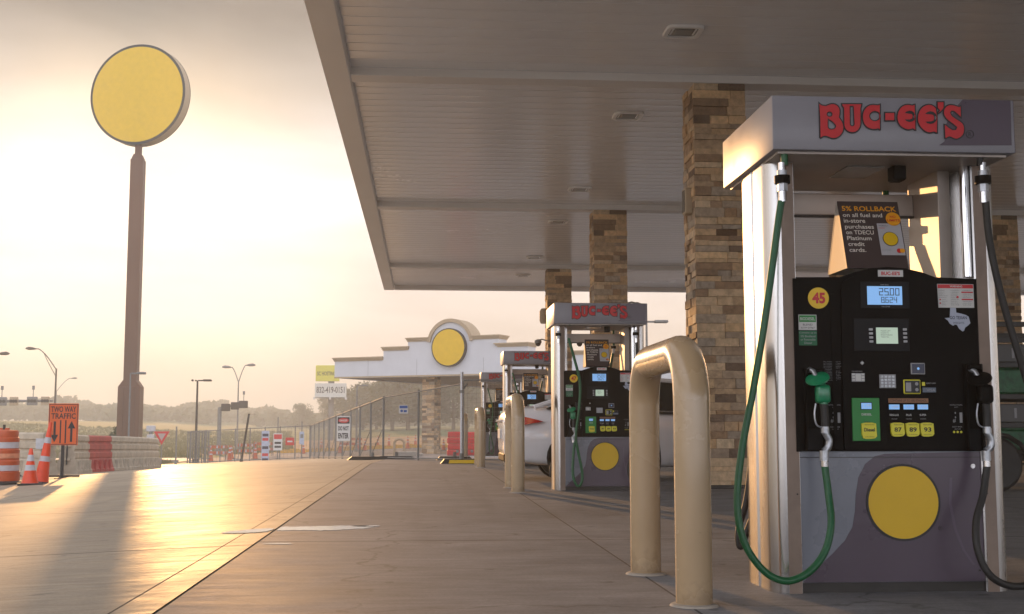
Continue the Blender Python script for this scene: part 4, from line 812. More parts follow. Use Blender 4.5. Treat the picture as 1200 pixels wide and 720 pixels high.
# ------------------------------------------------------------------ barriers
def barrier(L, m_):
    pr = [(-.30, 0), (-.30, .09), (-.27, .12), (-.20, .40), (-.215, .44), (-.215, .56), (-.17, .60), (-.17, .64), (-.205, .67), (-.205, .80), (-.155, .83), (-.155, .87), (-.19, .90), (-.18, 1.02), (-.14, 1.06)]
    pr = pr+[(-x, z) for x, z in pr[::-1]]
    o = thing('traffic_barrier', '', 'barrier', (0, 0, 0), 0, 'plastic traffic barriers standing in a row')
    b = MB(); n = 8
    for k in range(1): b.prism(pr, 0.01, L-.01, m_, axis='y')
    b.build('barrier_body', o, smooth=0)
    for y in (.34, .78, 1.22, 1.64):
        for s in (-1, 1): 
            b = MB()
            b.box(s*.262-.02, s*.262+.02, y, y+.12, .05, .30, dark, .01)
            b.prism([(y-.10, .02), (y-.03, .02), (y+.05, .36), (y-.02, .36)], s*.315, s*.24, m_, axis='x'); b.build('forklift_slot', o)
    b = MB(); b.box(-.10, .10, -.03, .012, .35, .43, m_, .01); b.box(-.10, .10, -.03, .012, .72, .80, m_, .01); b.cyl((0, -.02, .25), .02, .75, dark, 8); b.build('hinge_lugs', o)
    return o
bw = barrier(2, plw); br = barrier(2, plr)
blab = ['white plastic barrier just right of the orange sign', 'faded red plastic barrier in the white barrier row', 'white barrier directly behind the red one', 'white barrier fourth in the row', 'white barrier fifth in the row', 'white barrier at the far end of the row']
pts = [(-9.48, 33.0), (-9.62, 34.95), (-9.50, 36.95), (-9.45, 38.95), (-9.50, 40.95), (-9.62, 42.9), (-9.80, 44.8)]
for i in range(6):
    a, c = pts[i], pts[i+1]; src = br if i == 1 else bw
    if i in (0, 1): ob = src
    else: ob = dup(src)
    z = zt(*a); z2 = zt(*c); ob.location = (a[0], a[1], z); ob.rotation_euler = (math.atan2(z2-z, 2), 0, -math.atan2(c[0]-a[0], c[1]-a[1])); ob['label'] = blab[i]
ob = dup(bw); ob['label'] = 'grey white barrier seen end-on below the orange sign'; ob.location = (-9.25, 30.6, zt(-9.25, 30.6)); ob.rotation_euler = (0, R(2.4), R(48))
ob = dup(bw); ob['label'] = 'sunlit pale barrier low behind the two traffic cones'; ob.location = (-11.9, 32.6, zt(-11.9, 32.6)); ob.rotation_euler = (0, R(2.4), R(-75)); ob.scale = (1, 1, .72)
# ------------------------------------------------------------------ poles and lamps
def pole_lamp(name, label, px, pyt, d, head, r=.07, m_=dark, grp=None, y0=None):
    x = atY(px, pyt, d).x; z0 = zt(x, d); top = atY(px, pyt, d).z
    o = thing(name, label, 'street lamp', (x, d, z0), 0, grp); h = top-z0
    b = MB(); b.tube([(0, 0, 0), (0, 0, h*.5), (0, 0, h)], r, m_, 10, rs=[r, r*.85, r*.65]); b.cyl((0, 0, 0), r*1.9, .25, m_, 12); b.build('pole', o)
    for hx in head:
        s, L, rise, kind = hx
        b = MB()
        if kind == 'flat':
            b.box(min(s*.05, s*(L-.1)), max(s*.05, s*(L-.1)), -.04, .04, h-.05, h+.03, m_)
            b.build('arm', o); b = MB(); b.box(min(s*.35, s*L), max(s*.35, s*L), -.18, .18, h-.06, h+.06, m_, .03); b.build('lamp_head', o)
        else:
            P = smoothpath([(0, 0, h-.1), (s*L*.45, 0, h+rise*.62), (s*L*.8, 0, h+rise*.97), (s*L, 0, h+rise)], 6); b.tube(P, .045, m_, 8)
            if kind == 'truss': b.tube(smoothpath([(0, 0, h-.75), (s*L*.4, 0, h+rise*.35), (s*L*.62, 0, h+rise*.84)], 5), .03, m_, 6)
            b.build('arm', o); b = MB(); b.tube([(s*L*.95, 0, h+rise), (s*(L+.25), 0, h+rise+.03), (s*(L+.6), 0, h+rise+.05), (s*(L+.85), 0, h+rise+.03)], .1, m_, 10, rs=[.05, .13, .15, .06]); b.build('lamp_head', o)
    return o
pole_lamp('street_lamp', 'dark square post lamp with flat head at the left end of the fence', 231.5, 446, 75, [(1, .85, 0, 'flat'), (-1, .25, 0, 'flat')], .085)
pole_lamp('street_lamp', 'tall two-armed street lamp rising behind the fence', 279.5, 447, 118, [(1, .75, 1.55, 'arm'), (-1, .75, 1.35, 'arm')], .09, gal)
pole_lamp('street_lamp', 'street lamp with curved trussed arm above the orange sign', 66, 432, 110, [(-1, 1.9, 1.75, 'truss')], .11, dark)
pole_lamp('street_lamp', 'small faint distant lamp behind the trussed street lamp', 66.3, 458, 190, [(1, 2.2, 1.9, 'arm')], .07, gal)
pole_lamp('street_lamp', 'slim pale lamp overlapping the foot of the tall sign pole', 153, 437.5, 62, [(1, .75, 0, 'flat')], .05, gal)
pole_lamp('street_lamp', 'flat headed lamp post behind the fence below the distant canopy', 418.5, 452, 95, [(1, .85, 0, 'flat')], .09, gal)
pole_lamp('street_lamp', 'street lamp whose head just enters at the left edge', -22, 425, 100, [(1, 1.35, .7, 'arm')], .1, dark)
pole_lamp('street_lamp', 'lamp post with two flat heads seen between second pump and column', 757.5, 377, 52, [(1, .95, 0, 'flat'), (-1, .3, 0, 'flat')], .07, gal)
def signal_mast(label, px0, px1, py, d, heads, side, pyb):
    x = atY(px0, py, d).x; z0 = zt(x, d); h = atY(px0, py, d).z-z0; L = atY(px1, pyb, d).x-x; dz = atY(px1, pyb, d).z-z0-h
    o = thing('signal_mast', label, 'traffic signal', (x, d, z0)); b = MB(); b.tube([(0, 0, 0), (0, 0, h+.1)], .17, gal, 12); b.cyl((0, 0, 0), .3, .5, gal, 12); b.build('pole', o)
    b = MB(); b.tube([(0, 0, h), (L*.5, 0, h+dz*.7), (L, 0, h+dz)], .12, gal, 10, rs=[.14, .11, .08]); b.build('mast_arm', o)
    for f, sz, col, tall in heads:
        q = L*f; zz = h+dz*f; b = MB(); b.box(q-sz*.7, q+sz*.7, -.25, -.12, zz-.32, zz+.32, col, .04)
        for k in (-1, 0, 1): b.lathe([(.12, 0), (.12, .05)], dark, (q+k*sz*.4, -.25, zz), 12, Matrix.Rotation(R(90), 4, 'X'))
        b.build('signal_head', o)
        if tall: b = MB(); b.tube([(q, 0, zz), (q, 0, zz+1.15)], .03, gal, 6); b.box(q-.09, q+.09, -.05, .05, zz+.85, zz+1.15, gal, .02); b.build('detector', o)
    return o
signal_mast('long signal mast arm crossing at the left edge above the drum', -40, 62, 471, 92, [(.41, .62, gal, 1), (.56, .45, tanm, 0), (.77, .55, gal, 1), (.92, .45, tanm, 0)], 1, 470)
signal_mast('short mast arm with three signals near the left end of the fence', 257.5, 287, 479, 105, [(.25, .55, dark, 0), (.62, .5, dark, 0), (.95, .55, dark, 1)], 1, 474)
# leaning and thin posts
def post(label, px, pyt, d, r, lean=0, m_=gal, grp=None, sign=None):
    v = atY(px, pyt, d); z0 = zt(v.x, d); o = thing('post', label, 'post', (v.x, d, z0), 0, grp); h = v.z-z0
    b = MB(); b.tube([(0, 0, 0), (lean, 0, h)], r, m_, 8); b.build('pole', o)
    b = MB(); b.lathe([(r*1.6, 0), (r*1.7, .1), (r*1.1, .16)], m_, n=10); b.build('footing', o); return o
post('thin dark pole leaning right inside the fence', 284, 485, 64, .055, .35, dark)
post('thin upright post standing right of the yield sign', 207, 500, 66, .04)
post('thin upright pole inside the fence behind the banner', 326, 489, 72, .03)
post('slim pole inside the fence left of the corner', 354, 494, 72, .03)
# yield sign and small signs by the sign pole
v = gz(190, 60); o = thing('yield_sign', 'small red and white triangular yield sign past the barriers', 'sign', v); b = MB(); b.tube([(0, 0, 0), (0, 0, 1.4)], .03, gal, 8); b.build('post', o)
b = MB(); b.prism([(-.38, 1.66), (.38, 1.66), (0, 1.0)], -.045, -.03, plred); b.prism([(-.2, 1.56), (.2, 1.56), (0, 1.2)], -.05, -.0455, mat('sign_back', (.4, .33, .3), .6)); b.build('sign_board', o)
v = gz(177, 63); o = thing('marker_post', 'stacked blue grey marker post between sign pole and yield sign', 'post', v); b = MB(); b.tube([(0, 0, 0), (0, 0, 2.0)], .09, gal, 10); b.build('post', o)
b = MB(); b.box(-.22, .22, -.1, .1, 1.75, 2.05, refl, .02); b.box(-.18, .18, -.12, .1, 1.3, 1.6, refl, .02); b.box(-.2, .2, -.1, .1, .8, 1.1, gal, .02); b.build('reflector_boxes', o)
v = gz(50, 30); o = thing('small_sign', 'blank pale blue sign board behind the leaning cone', 'sign', v); zz = atY(50, 514, 30).z-v[2]; b = MB(); b.tube([(0, 0, 0), (0, 0, zz)], .02, gal, 6); b.build('post', o); b = MB(); b.box(-.14, .18, -.03, -.021, zz-.25, zz, refl); b.build('sign_board', o)
# ------------------------------------------------------------------ temporary fence
FN = [(-13.3, 70.5, 1.8), (-6.3, 68.5, 1.8), (-1.16, 36.0, 1.8), (.95, 28.2, 1.88), (4.6, 26.9, 1.88)]
flab = {0: 'far run of temporary mesh fence left of the corner', 1: 'long run of temporary fence receding toward the lot corner', 2: 'near temporary fence panels in front of the distant canopy', 3: 'temporary fence panel behind the third pump'}
for i in range(4):
    a, c = FN[i], FN[i+1]; L = math.hypot(c[0]-a[0], c[1]-a[1]); rz = math.atan2(c[1]-a[1], c[0]-a[0]); n = max(1, round(L/(.875 if i == 0 else 3.2 if i == 1 else 4.1)))
    o = thing('temporary_fence', flab[i], 'fence', (a[0], a[1], 0), rz, 'temporary construction fence')
    def gh(s): t = s/L; return zt(a[0]+(c[0]-a[0])*t, a[1]+(c[1]-a[1])*t)+.06
    r = .035 if i < 2 else .026
    for k in range(n+1):
        s = L*k/n; z0 = gh(s)-.06
        b = MB(); b.tube([(s, 0, z0), (s, 0, z0+a[2]+.08)], r*(1.8 if (i == 1 and k == 0) else 1), gal, 8); b.build('fence_post', o)
    for k in range(n):
        s0, s1 = L*k/n, L*(k+1)/n; b = MB(); z0, z1 = gh(s0), gh(s1)
        for f in (0, a[2]-.03): b.tube([(s0, 0, z0+f), (s1, 0, z1+f)], r*.75, gal, 6)
        if i == 1: b.tube([(s0, 0, z0), (s1, 0, z1+a[2]*.5)], .012, gal, 5)
        st = .11 if i >= 2 else .22; w = .0022 if i >= 2 else .004; m = int((s1-s0)/st)
        for q in range(1, m):
            s = s0+(s1-s0)*q/m; zz = z0+(z1-z0)*q/m; b.box(s-w, s+w, -w, w, zz, zz+a[2]-.03, gal)
        for q in range(1, int(a[2]/st)):
            h = q*st; b.tube([(s0, 0, z0+h), (s1, 0, z1+h)], w, gal, 4, cap=False)
        b.build('mesh_panel', o)
# end cluster of folded panels at far left
o = thing('stacked_fence_panels', 'folded fence panels bunched at the far left fence end', 'fence', (-13.5, 70.6, zt(-13.5, 70.6)))
for k in range(5):
    b = MB(); x = k*.26; y = .2*(k % 2)
    for f in (0, .5): b.tube([(x+f*.25, y, 0), (x+f*.25, y, 1.85)], .035, gal, 6)
    for h in (.3, .9, 1.8): b.tube([(x, y, h), (x+.2, y+.3, h)], .025, gal, 5)
    b.build('panel_frame', o)
# rubber feet under the fence
def foot(px, d, w, label, rz=0, yel=True):
    v = gz(px, d); o = thing('fence_weight', label, 'fence weight', v, rz, 'rubber weights under the temporary fence')
    b = MB(); b.prism([(-w, .0), (-w*.82, .10), (w*.82, .10), (w, .0)], -.22, .22, rubber); b.build('rubber_block', o)
    if yel: b = MB(); b.prism([(-w*.62, .012), (-w*.58, .085), (w*.58, .085), (w*.62, .012)], -.2235, -.2205, ystick); b.build('yellow_stripe', o)
    b = MB(); b.cyl((0, 0, .1), .05, .12, gal, 10); b.build('socket', o)
    return o
foot(541, 25.6, .45, 'black and yellow fence foot at the near fence post')
foot(437, 36.1, .75, 'flat black fence foot at the end of the pavement joint', .1, False)
foot(465, 35.6, .55, 'flat fence foot right of the joint, before the loop rack', -.1, False)
foot(533, 33.0, .5, 'plain black fence foot by the red barrier', 0, False)
o = thing('fence_post', 'tall galvanised post standing in the black and yellow foot', 'post', gz(541, 25.6), 0); b = MB(); b.tube([(0, 0, .05), (0, 0, 1.95)], .036, alum, 10); b.build('pole', o); b = MB(); b.tube([(0, 0, 1.55), (.12, 0, 1.7)], .02, gal, 8); b.box(-.055, .055, -.055, .055, 1.5, 1.56, gal, .005); b.build('clamp', o)
# signs on the fence
def fsign(px, d, pyt, pyb, w, label, fn, m_=white, rz=0):
    v = atY(px, pyt, d); v2 = atY(px, pyb, d); H = v.z-v2.z
    o = thing('fence_sign', label, 'sign', (v.x, d-.1, v2.z), rz, 'signs hung on the fence'); b = MB(); b.box(-w/2, w/2, 0, .012, 0, H, m_, .002); fn(b, w, H); b.build('sign_board', o, smooth=0)
    b = MB()
    for x in (-w*.42, w*.42): b.tube([(x, -.003, H-.02), (x, .07, H-.02)], .008, dark, 6)
    b.build('ties', o)
def fdanger(b, w, H):
    b.rect(-w*.46, w*.46, H*.70, H*.96, -.003, black); b.prism([(w*.40*math.cos(a*.3142), H*.83+H*.10*math.sin(a*.3142)) for a in range(20)], -.006, -.0035, plred); b.text('DANGER', -w*.3, w*.3, H*.79, H*.87, -.0065, white, .02)
    b.text('DO NOT', -w*.4, w*.4, H*.42, H*.60, -.001, black, .04); b.text('ENTER', -w*.4, w*.4, H*.10, H*.32, -.001, black, .04)
fsign(403, 44.5, 488, 517, .52, 'white and black danger sign with red top on the receding fence', fdanger, rz=R(-20))
def fb(b, w, H):
    for q, c_ in ((.86, navy), (.72, plred), (.45, navy), (.22, plred), (.06, navy)): b.rect(-w*.4, w*.4, H*q-.08, H*q+.08, -.003, c_)
bl = mat('pale_banner', (.42, .47, .58), .6, noise=.2)
fsign(311.5, 69.2, 505, 541, .42, 'tall narrow pale blue banner with red bands on the far fence', fb, bl)
bl_ = mat('pale_banner', (.42, .47, .58)); 
def fs2(b, w, H):
    b.rect(-w*.44, w*.44, H*.66, H*.94, -.003, plred)
    for q in (.15, .38): b.rect(-w*.36, w*.36, H*q, H*(q+.12), -.003, black)
fsign(326, 69, 508, 528, .5, 'white sign with red top and black lines on the far fence', fs2)
def fs3(b, w, H): b.rect(-w*.3, w*.3, H*.4, H*.6, -.003, white)
fsign(340, 68.9, 513, 522, .48, 'small dark red sign on the far fence', fs3, plred)
fsign(354, 68.7, 506, 521, .26, 'narrow pale sign strip near the fence corner', lambda b, w, H: b.rect(-w*.3, w*.3, H*.5, H*.8, -.003, gal), bl)
def fs4(b, w, H):
    b.rect(-w*.44, w*.44, H*.62, H*.93, -.003, mat('blue_sign', (.03, .10, .35), .4)); b.disc(-w*.2, -.004, H*.32, H*.16, mat('blue_sign', (.03, .1, .35)), 12); b.rect(w*.02, w*.36, H*.16, H*.42, -.003, mat('blue_sign', (.03, .1, .35)))
fsign(473, 33.0, 475, 485, .25, 'small blue and white sign on the near fence mesh', fs4)
# ------------------------------------------------------------------ items beyond the fence
def wb(px0, px1, py, d, label):
    x0, x1 = atY(px0, 500, d).x, atY(px1, 500, d).x; w = (x1-x0); v = gz((px0+px1)/2, d)
    o = thing('water_barrier', label, 'barrier', v, 0, 'red water filled barriers')
    b = MB()
    for k in range(4): b.box(-w/2+(.03 if k % 2 else 0), w/2-(.03 if k % 2 else 0), -.3+.02*k, .3-.02*k, k*.27, (k+1)*.27-.012, plred, .03)
    b.build('barrier_body', o); b = MB(); b.cyl((w*.2, -.30, .2), .07, -.04, gal, 12, 'y'); b.box(-w*.2, w*.2, -.32, -.295, .55, .75, plred, .02); b.build('fill_cap', o)
wb(524, 541, 505, 54, 'red stacked water barrier left of the near fence post'); wb(543, 557, 505, 54.6, 'red water barrier right of the near fence post')
v = gz(468, 50); o = thing('bike_rack', 'brown upside-down U loop standing before the distant column', 'bollard', v)
b = MB(); r = .2; P = [(-.2, 0, 0), (-.2, 0, .55)]+[(-.2*math.cos(a*math.pi/10), 0, .55+.16*math.sin(a*math.pi/10)) for a in range(1, 10)]+[(.2, 0, .55), (.2, 0, 0)]; b.tube(P, .055, tanm, 12); b.build('hoop', o); b = MB(); b.box(-.28, .28, -.1, .1, -.02, .03, concf, .01); b.build('base_plate', o)
for (px0, px1, d, hh, lb) in ((466, 489, 49, .20, 'low concrete block beside the loop'), (489, 496, 51, .12, 'small pale concrete block by the distant column')):
    x0, x1 = atY(px0, 500, d).x, atY(px1, 500, d).x; z = zt(x0, d); b = MB(); b.box(x0, x1, d, d+.5, z-.02, z+hh, concf, .03); tag(b.build('concrete_block', None), lb, 'concrete block')
# small orange cones and markers in the dirt lot
random.seed(21)
cmk = None; cpos = [(356, 96, 'leftmost small orange cone before the fence corner'), (377, 108, 'tiny orange cone between fence corner and danger sign'), (399, 92, 'tiny orange cone below the danger sign'), (419, 101, 'tiny orange cone at the foot of the flat headed lamp'), (428, 99, 'tiny orange cone just right of the flat headed lamp'), (443, 106, 'tiny orange cone left of the blue sign'), (456, 110, 'tiny orange cone left of the loop rack'), (478, 99, 'tiny orange cone right of the loop rack'), (487, 112, 'tiny orange cone just left of the distant column'), (513, 98, 'tiny orange cone just right of the distant column'), (520, 92, 'tiny orange cone beside the red water barrier'), (272, 88, 'small orange cone behind the left fence run'), (270, 80, 'orange cone near the left end of the fence'), (300, 84, 'orange cone left of the tall banner'), (299, 95, 'far orange cone behind the leaning pole'), (248, 79, 'orange cone beside the bunched fence panels')]
for i, (px, d, lb) in enumerate(cpos):
    if cmk is None:
        cmk = cone(gz(px, d), (0, 0, 0), lb, 1.05, .17, orb, ((.5, .6), (.75, .85))); cmk['group'] = 'small orange cones in the building site'; cn = cmk
    else: cn = dup(cmk, gz(px, d), label=lb)
    cn.scale = (1, 1, random.uniform(.8, 1.15))
def bar3(px, d, label, w=1.2):
    o = thing('work_barricade', label, 'barricade', gz(px, d), random.uniform(-.3, .3), 'orange barricades in the building site')
    for z in (.45, .85):
        b = MB(); b.box(-w/2, w/2, -.02, .02, z, z+.2, orb, .004)
        for k in range(3): b.box(-w/2+.1+k*w/3, -w/2+.22+k*w/3, -.0235, -.021, z+.01, z+.19, refl)
        b.build('board', o)
    for x in (-w*.4, w*.4): b = MB(); b.tube([(x, -.25, 0), (x, 0, 1.1)], .025, gal, 6); b.tube([(x, .25, 0), (x, 0, 1.1)], .025, gal, 6); b.build('leg', o)
bar3(310, 92, 'orange barricade behind the tall banner', 1.6); bar3(290, 86, 'orange barricade behind the leaning pole', 1.4); bar3(256, 82, 'orange barricade near the left end of the fence', 1.3); bar3(412, 103, 'orange barricade between danger sign and lamp post', 1.8)
# low yellow-orange debris fence line at back of the lot
o = thing('silt_fence', 'long low orange barrier line at the back edge of the dark lot', 'fence', (0, 0, 0))
b = MB(); xs = [-12+.8*k for k in range(30)]
for k in range(29): x = xs[k]; z = zt(x, 103); b.box(x, x+.79, 103+.1*math.sin(k), 103.05+.1*math.sin(k), z, z+.32+.05*math.sin(k*2.1), mat('silt_orange', (.62, .33, .05), .7, noise=.3))
b.build('fabric', o)
for k in range(0, 30, 5): b = MB(); z = zt(xs[k], 103); b.box(xs[k]-.02, xs[k]+.02, 103.15, 103.2, z, z+.6, bark); b.build('stake', o)
# ------------------------------------------------------------------ billboard
bx = atY(388, 450, 150).x; z0 = zt(bx, 150); o = thing('billboard', 'two stacked billboards, yellow over white, on one pole', 'billboard', (bx, 150, z0))
def rel(px, py): v = atY(px, py, 150); return v.x-bx, v.z-z0
a = rel(370, 447); c = rel(398, 428.5); b = MB(); b.box(a[0], c[0], -.3, .3, a[1], c[1], mat('billboard_yellow', (.62, .58, .06), .5, noise=.1), .03); b.text('SC HOSTING.C', a[0]+.2, c[0]-.1, a[1]+.7, a[1]+1.2, -.3, black, .02, d=.01); b.build('upper_board', o)
a = rel(369, 469); c = rel(406, 449.5); b = MB(); b.box(a[0], c[0], -.3, .3, a[1]+.35, c[1], mat('billboard_white', (.6, .6, .55), .5, noise=.1), .03); b.text('832-419-0151', a[0]+.2, c[0]-.2, a[1]+.85, a[1]+1.65, -.3, black, .02, d=.01); b.build('lower_board', o)
b = MB(); e = rel(388, 455); b.cyl((0, .35, 0), .38, e[1]+2.4, gal, 14); b.build('pole', o)
b = MB(); b.box(a[0], c[0], -.9, -.3, a[1]+.2, a[1]+.3, gal)
for f in (0, .5, 1): x = a[0]+(c[0]-a[0])*f; b.box(x-.12, x+.12, -1.0, -.75, a[1]+.05, a[1]+.35, white)
b.build('catwalk_lights', o)
# ------------------------------------------------------------------ white sedan
def sedan():
    o = thing('parked_car', 'white sedan parked behind the second pump, tail toward the left', 'car', (1.14, 17.75, 0), 0)
    # local x = along the car from tail to nose, y across, width from -0.92 (towards camera) to .92
    st = [ # x, z_bottom, z_belt, halfwidth_bottom, halfwidth_mid, halfwidth_belt
        (0.00, .42, .80, .58, .70, .62), (.05, .33, .98, .68, .78, .70), (.16, .27, 1.035, .76, .84, .74), (.40, .23, 1.05, .82, .89, .78), (.75, .20, 1.04, .86, .915, .82), (1.2, .19, 1.0, .88, .925, .85),
        (1.9, .18, .97, .89, .925, .865), (2.7, .18, .95, .89, .92, .865), (3.3, .19, .94, .88, .915, .85), (3.8, .20, .91, .87, .905, .82), (4.3, .22, .84, .82, .87, .76), (4.58, .28, .72, .74, .80, .66), (4.70, .38, .60, .60, .66, .52)]
    def arc(x, c): return abs(x-c)
    b = MB(); ring = []
    for x, zb, zt2, wb_, wm, wt in st:
        h = zt2-zb
        pts = [(-wb_*.9, zb), (-wb_, zb+.06*h), (-wm, zb+.38*h), (-wm*.995, zb+.62*h), (-wt*1.02, zb+.90*h), (-wt*.93, zt2), (-wt*.5, zt2+.02), (0, zt2+.03)]
        pts = pts+[(-y, z) for y, z in pts[-2::-1]]; ring.append([(x, y, z) for y, z in pts])
    n = len(ring[0]); vs = [p for r_ in ring for p in r_]; fs = []
    for i in range(len(ring)-1):
        for j in range(n-1): fs.append((i*n+j, i*n+j+1, (i+1)*n+j+1, (i+1)*n+j))
        fs.append((i*n+n-1, i*n, (i+1)*n, (i+1)*n+n-1))
    fs += [tuple(range(n)), tuple((len(ring)-1)*n+j for j in range(n))[::-1]]
    b.add(vs, fs, carp); body = b.build('body', o, smooth=60)
    sub = body.modifiers.new('s', 'SUBSURF'); sub.levels = 2; sub.render_levels = 2
    # greenhouse: glass volume plus roof
    b = MB(); cab = [(.62, 1.03, .72), (1.25, 1.33, .60), (1.75, 1.425, .57), (2.4, 1.43, .57), (2.9, 1.33, .60), (3.55, .96, .73)]
    vs = []; 
    for x, z, w in cab: vs += [(x, -w, z), (x, w, z)]
    low = [(.62, -.78, 1.02), (.62, .78, 1.02)]
    V = []; 
    for x, z, w in cab:
        zb = 1.02-.03*(x-.6); wb2 = .80; V.append([(x, -wb2, min(zb, z)), (x, -w, z), (x, w, z), (x, wb2, min(zb, z))])
    vs = [p for r_ in V for p in r_]; fs = []
    for i in range(5):
        for j in range(3): fs.append((i*4+j, i*4+j+1, (i+1)*4+j+1, (i+1)*4+j))
    b.add(vs, fs, glass); b.build('windows', o, smooth=50)
    b = MB(); rf = [(1.18, 1.315, .62), (1.5, 1.395, .60), (1.9, 1.44, .585), (2.4, 1.445, .585), (2.85, 1.36, .615)]
    vs = []; fs = []
    for x, z, w in rf: vs += [(x, -w, z-.02), (x, -w*.85, z+.012), (x, 0, z+.03), (x, w*.85, z+.012), (x, w, z-.02)]
    for i in range(4):
        for j in range(4): fs.append((i*5+j, i*5+j+1, (i+1)*5+j+1, (i+1)*5+j))
    b.add(vs, fs, carp); b.build('roof', o, smooth=60)
    for s in (-1, 1):
        b = MB(); b.tube(smoothpath([(.45, s*.795, 1.04), (.95, s*.70, 1.20), (1.35, s*.63, 1.35), (1.9, s*.60, 1.43), (2.4, s*.60, 1.435), (2.9, s*.635, 1.33), (3.6, s*.75, .97)], 6), .03, carp, 8); b.tube(smoothpath([(.75, s*.812, 1.055), (2.0, s*.845, .995), (3.4, s*.83, .965)], 5), .012, chrome, 6); b.build('roof_rail', o)
        b = MB(); b.tube([(1.95, s*.80, 1.0), (1.9, s*.60, 1.41)], .03, dark, 6); b.build('door_pillar', o)
        b = MB(); b.prism([(.02, .80), (.05, .95), (.34, .90), (.56, .845), (.30, .80)], s*.70, s*.925, tail); tl = b.build('tail_lamp', o, smooth=0)
        b = MB(); b.box(1.35, 1.58, s*.925-.012, s*.925+.012, .86, .89, carp, .008); b.build('door_handle', o)
        b = MB(); b.box(3.0, 3.2, min(s*.86, s*1.03), max(s*.86, s*1.03), .98, 1.1, carp, .03, seg=2); b.build('mirror', o)
        for x in (.98, 3.82):
            M = Matrix.Rotation(R(90), 4, 'X')
            b = MB(); b.lathe([(.37, -.04), (.37, .04), (.36, .05)], blackp, (x, s*.885, .335), 28, M); b.build('wheel_arch', o)
            b = MB(); b.lathe([(.19, -.1), (.30, -.112), (.325, -.09), (.332, 0), (.325, .09), (.30, .112), (.19, .1)], rubber, (x, s*.83, .332), 30, M); w = b.build('wheel', o)
            b = MB(); b.lathe([(.02, -.09), (.21, -.10), (.225, -.115), (.215, .0)] if s > 0 else [(.02, .09), (.21, .10), (.225, .115), (.215, .0)], dark, (x, s*.83, .332), 24, M)
            for k in range(5):
                a = k*2*math.pi/5; b.tube([(x, s*.94, .332), (x+.2*math.cos(a), s*.945, .332+.2*math.sin(a))], .022, alloy, 6)
            b.build('rim', w)
    b = MB(); b.box(-.012, .02, -.28, .28, .60, .74, refl, .006); b.build('licence_plate', o); b = MB(); b.box(.02, .3, -.62, .62, .26, .40, blackp, .03); b.build('lower_bumper', o)
    b = MB(); b.box(-.03, .05, -.5, .5, .84, .87, chrome, .008); b.build('trunk_trim', o)
    return o
sedan()
# ------------------------------------------------------------------ black rack trailer at the right edge
o = thing('utility_trailer', 'black steel rack trailer with green bins at the right edge', 'trailer', (6.42, 13.85, 0))
fr = mat('black_steel', (.018, .017, .016), .4, noise=.2)
b = MB(); TL, TW, TZ = 3.6, 1.7, 2.02
for x in (0, 1.2, 2.4, TL):
    for y in (0, TW): b.box(x-.04, x+.04, y-.03, y+.03, .45, TZ, fr, .004)
for z in (.45, .78, 1.12, 1.5, 1.8, TZ-.03):
    for y in (0, TW): b.box(.0401, TL, y-.022, y+.022, z-.025, z+.035, fr, .004)
    for x in (0, TL): b.box(x-.022, x+.022, .0301, TW-.0301, z-.024, z+.034, fr, .004)
b.build('rack_frame', o)
b = MB(); b.box(-.1, TL+.1, -.05, TW+.05, .36, .45, fr, .01); b.build('bed', o)
b = MB(); b.tube([(.34-.42*math.cos(a*math.pi/8)+.0, -.1, .30+.38*math.sin(a*math.pi/8)) for a in range(9)], .03, fr, 8); b.build('fender', o)
for s, yy in ((-1, -.02), (1, TW+.02)):
    M = Matrix.Rotation(R(90), 4, 'X'); b = MB(); b.lathe([(.17, -.1), (.28, -.11), (.32, -.08), (.325, 0), (.32, .08), (.28, .11), (.17, .1)], rubber, (.34, yy, .325), 28, M); w = b.build('wheel', o)
    b = MB(); b.lathe([(.02, -.07), (.19, -.09), (.19, .09), (.02, .07)], alum, (.34, yy, .325), 20, M); b.build('rim', w)
b = MB(); b.box(-.13, -.1, .0, .12, .47, .55, tail, .01); b.build('tail_lamp', o)
gb = mat('green_plastic_bin', (.015, .12, .05), .45, noise=.5, nscale=14, bump=.5, bscale=30)
bl3 = ['green plastic bin on the upper shelf of the black trailer', 'green plastic bin on the lower shelf of the black trailer', 'second green bin on the upper shelf, mostly out of view', 'second green bin on the lower shelf, mostly out of view']
for i, (x, z, h) in enumerate(((.12, 1.162, .30), (.12, .49, .24), (1.3, 1.162, .30), (1.3, .49, .24))):
    b = MB(); b.box(x, x+.98, .06, 1.2, z, z+h, gb, .02); t_ = thing('storage_bin', bl3[i], 'bin', (6.42, 13.85, 0), 0, 'green bins in the trailer'); b.build('tub', t_); b = MB(); b.box(x-.015, x+.995, .045, 1.215, z+h, z+h+.03, gb, .008); b.build('lid', t_)
for i, (x, z) in enumerate(((.12, 1.54), (.12, .82))):
    b = MB(); b.box(x, x+1.9, .05, 1.3, z, z+.22, mat('grey_drawer', (.10, .10, .10), .5), .01)
    for k in range(8): b.box(x+.1+k*.22, x+.13+k*.22, .046, .049, z+.05, z+.17, lgrey)
    t_ = b.build('tool_drawer', None); t_.location = (6.42, 13.85, 0); tag(t_, ('grey slotted drawer unit above the upper green bin', 'grey slotted drawer unit above the lower green bin')[i], 'drawer', 'grey drawers in the trailer')
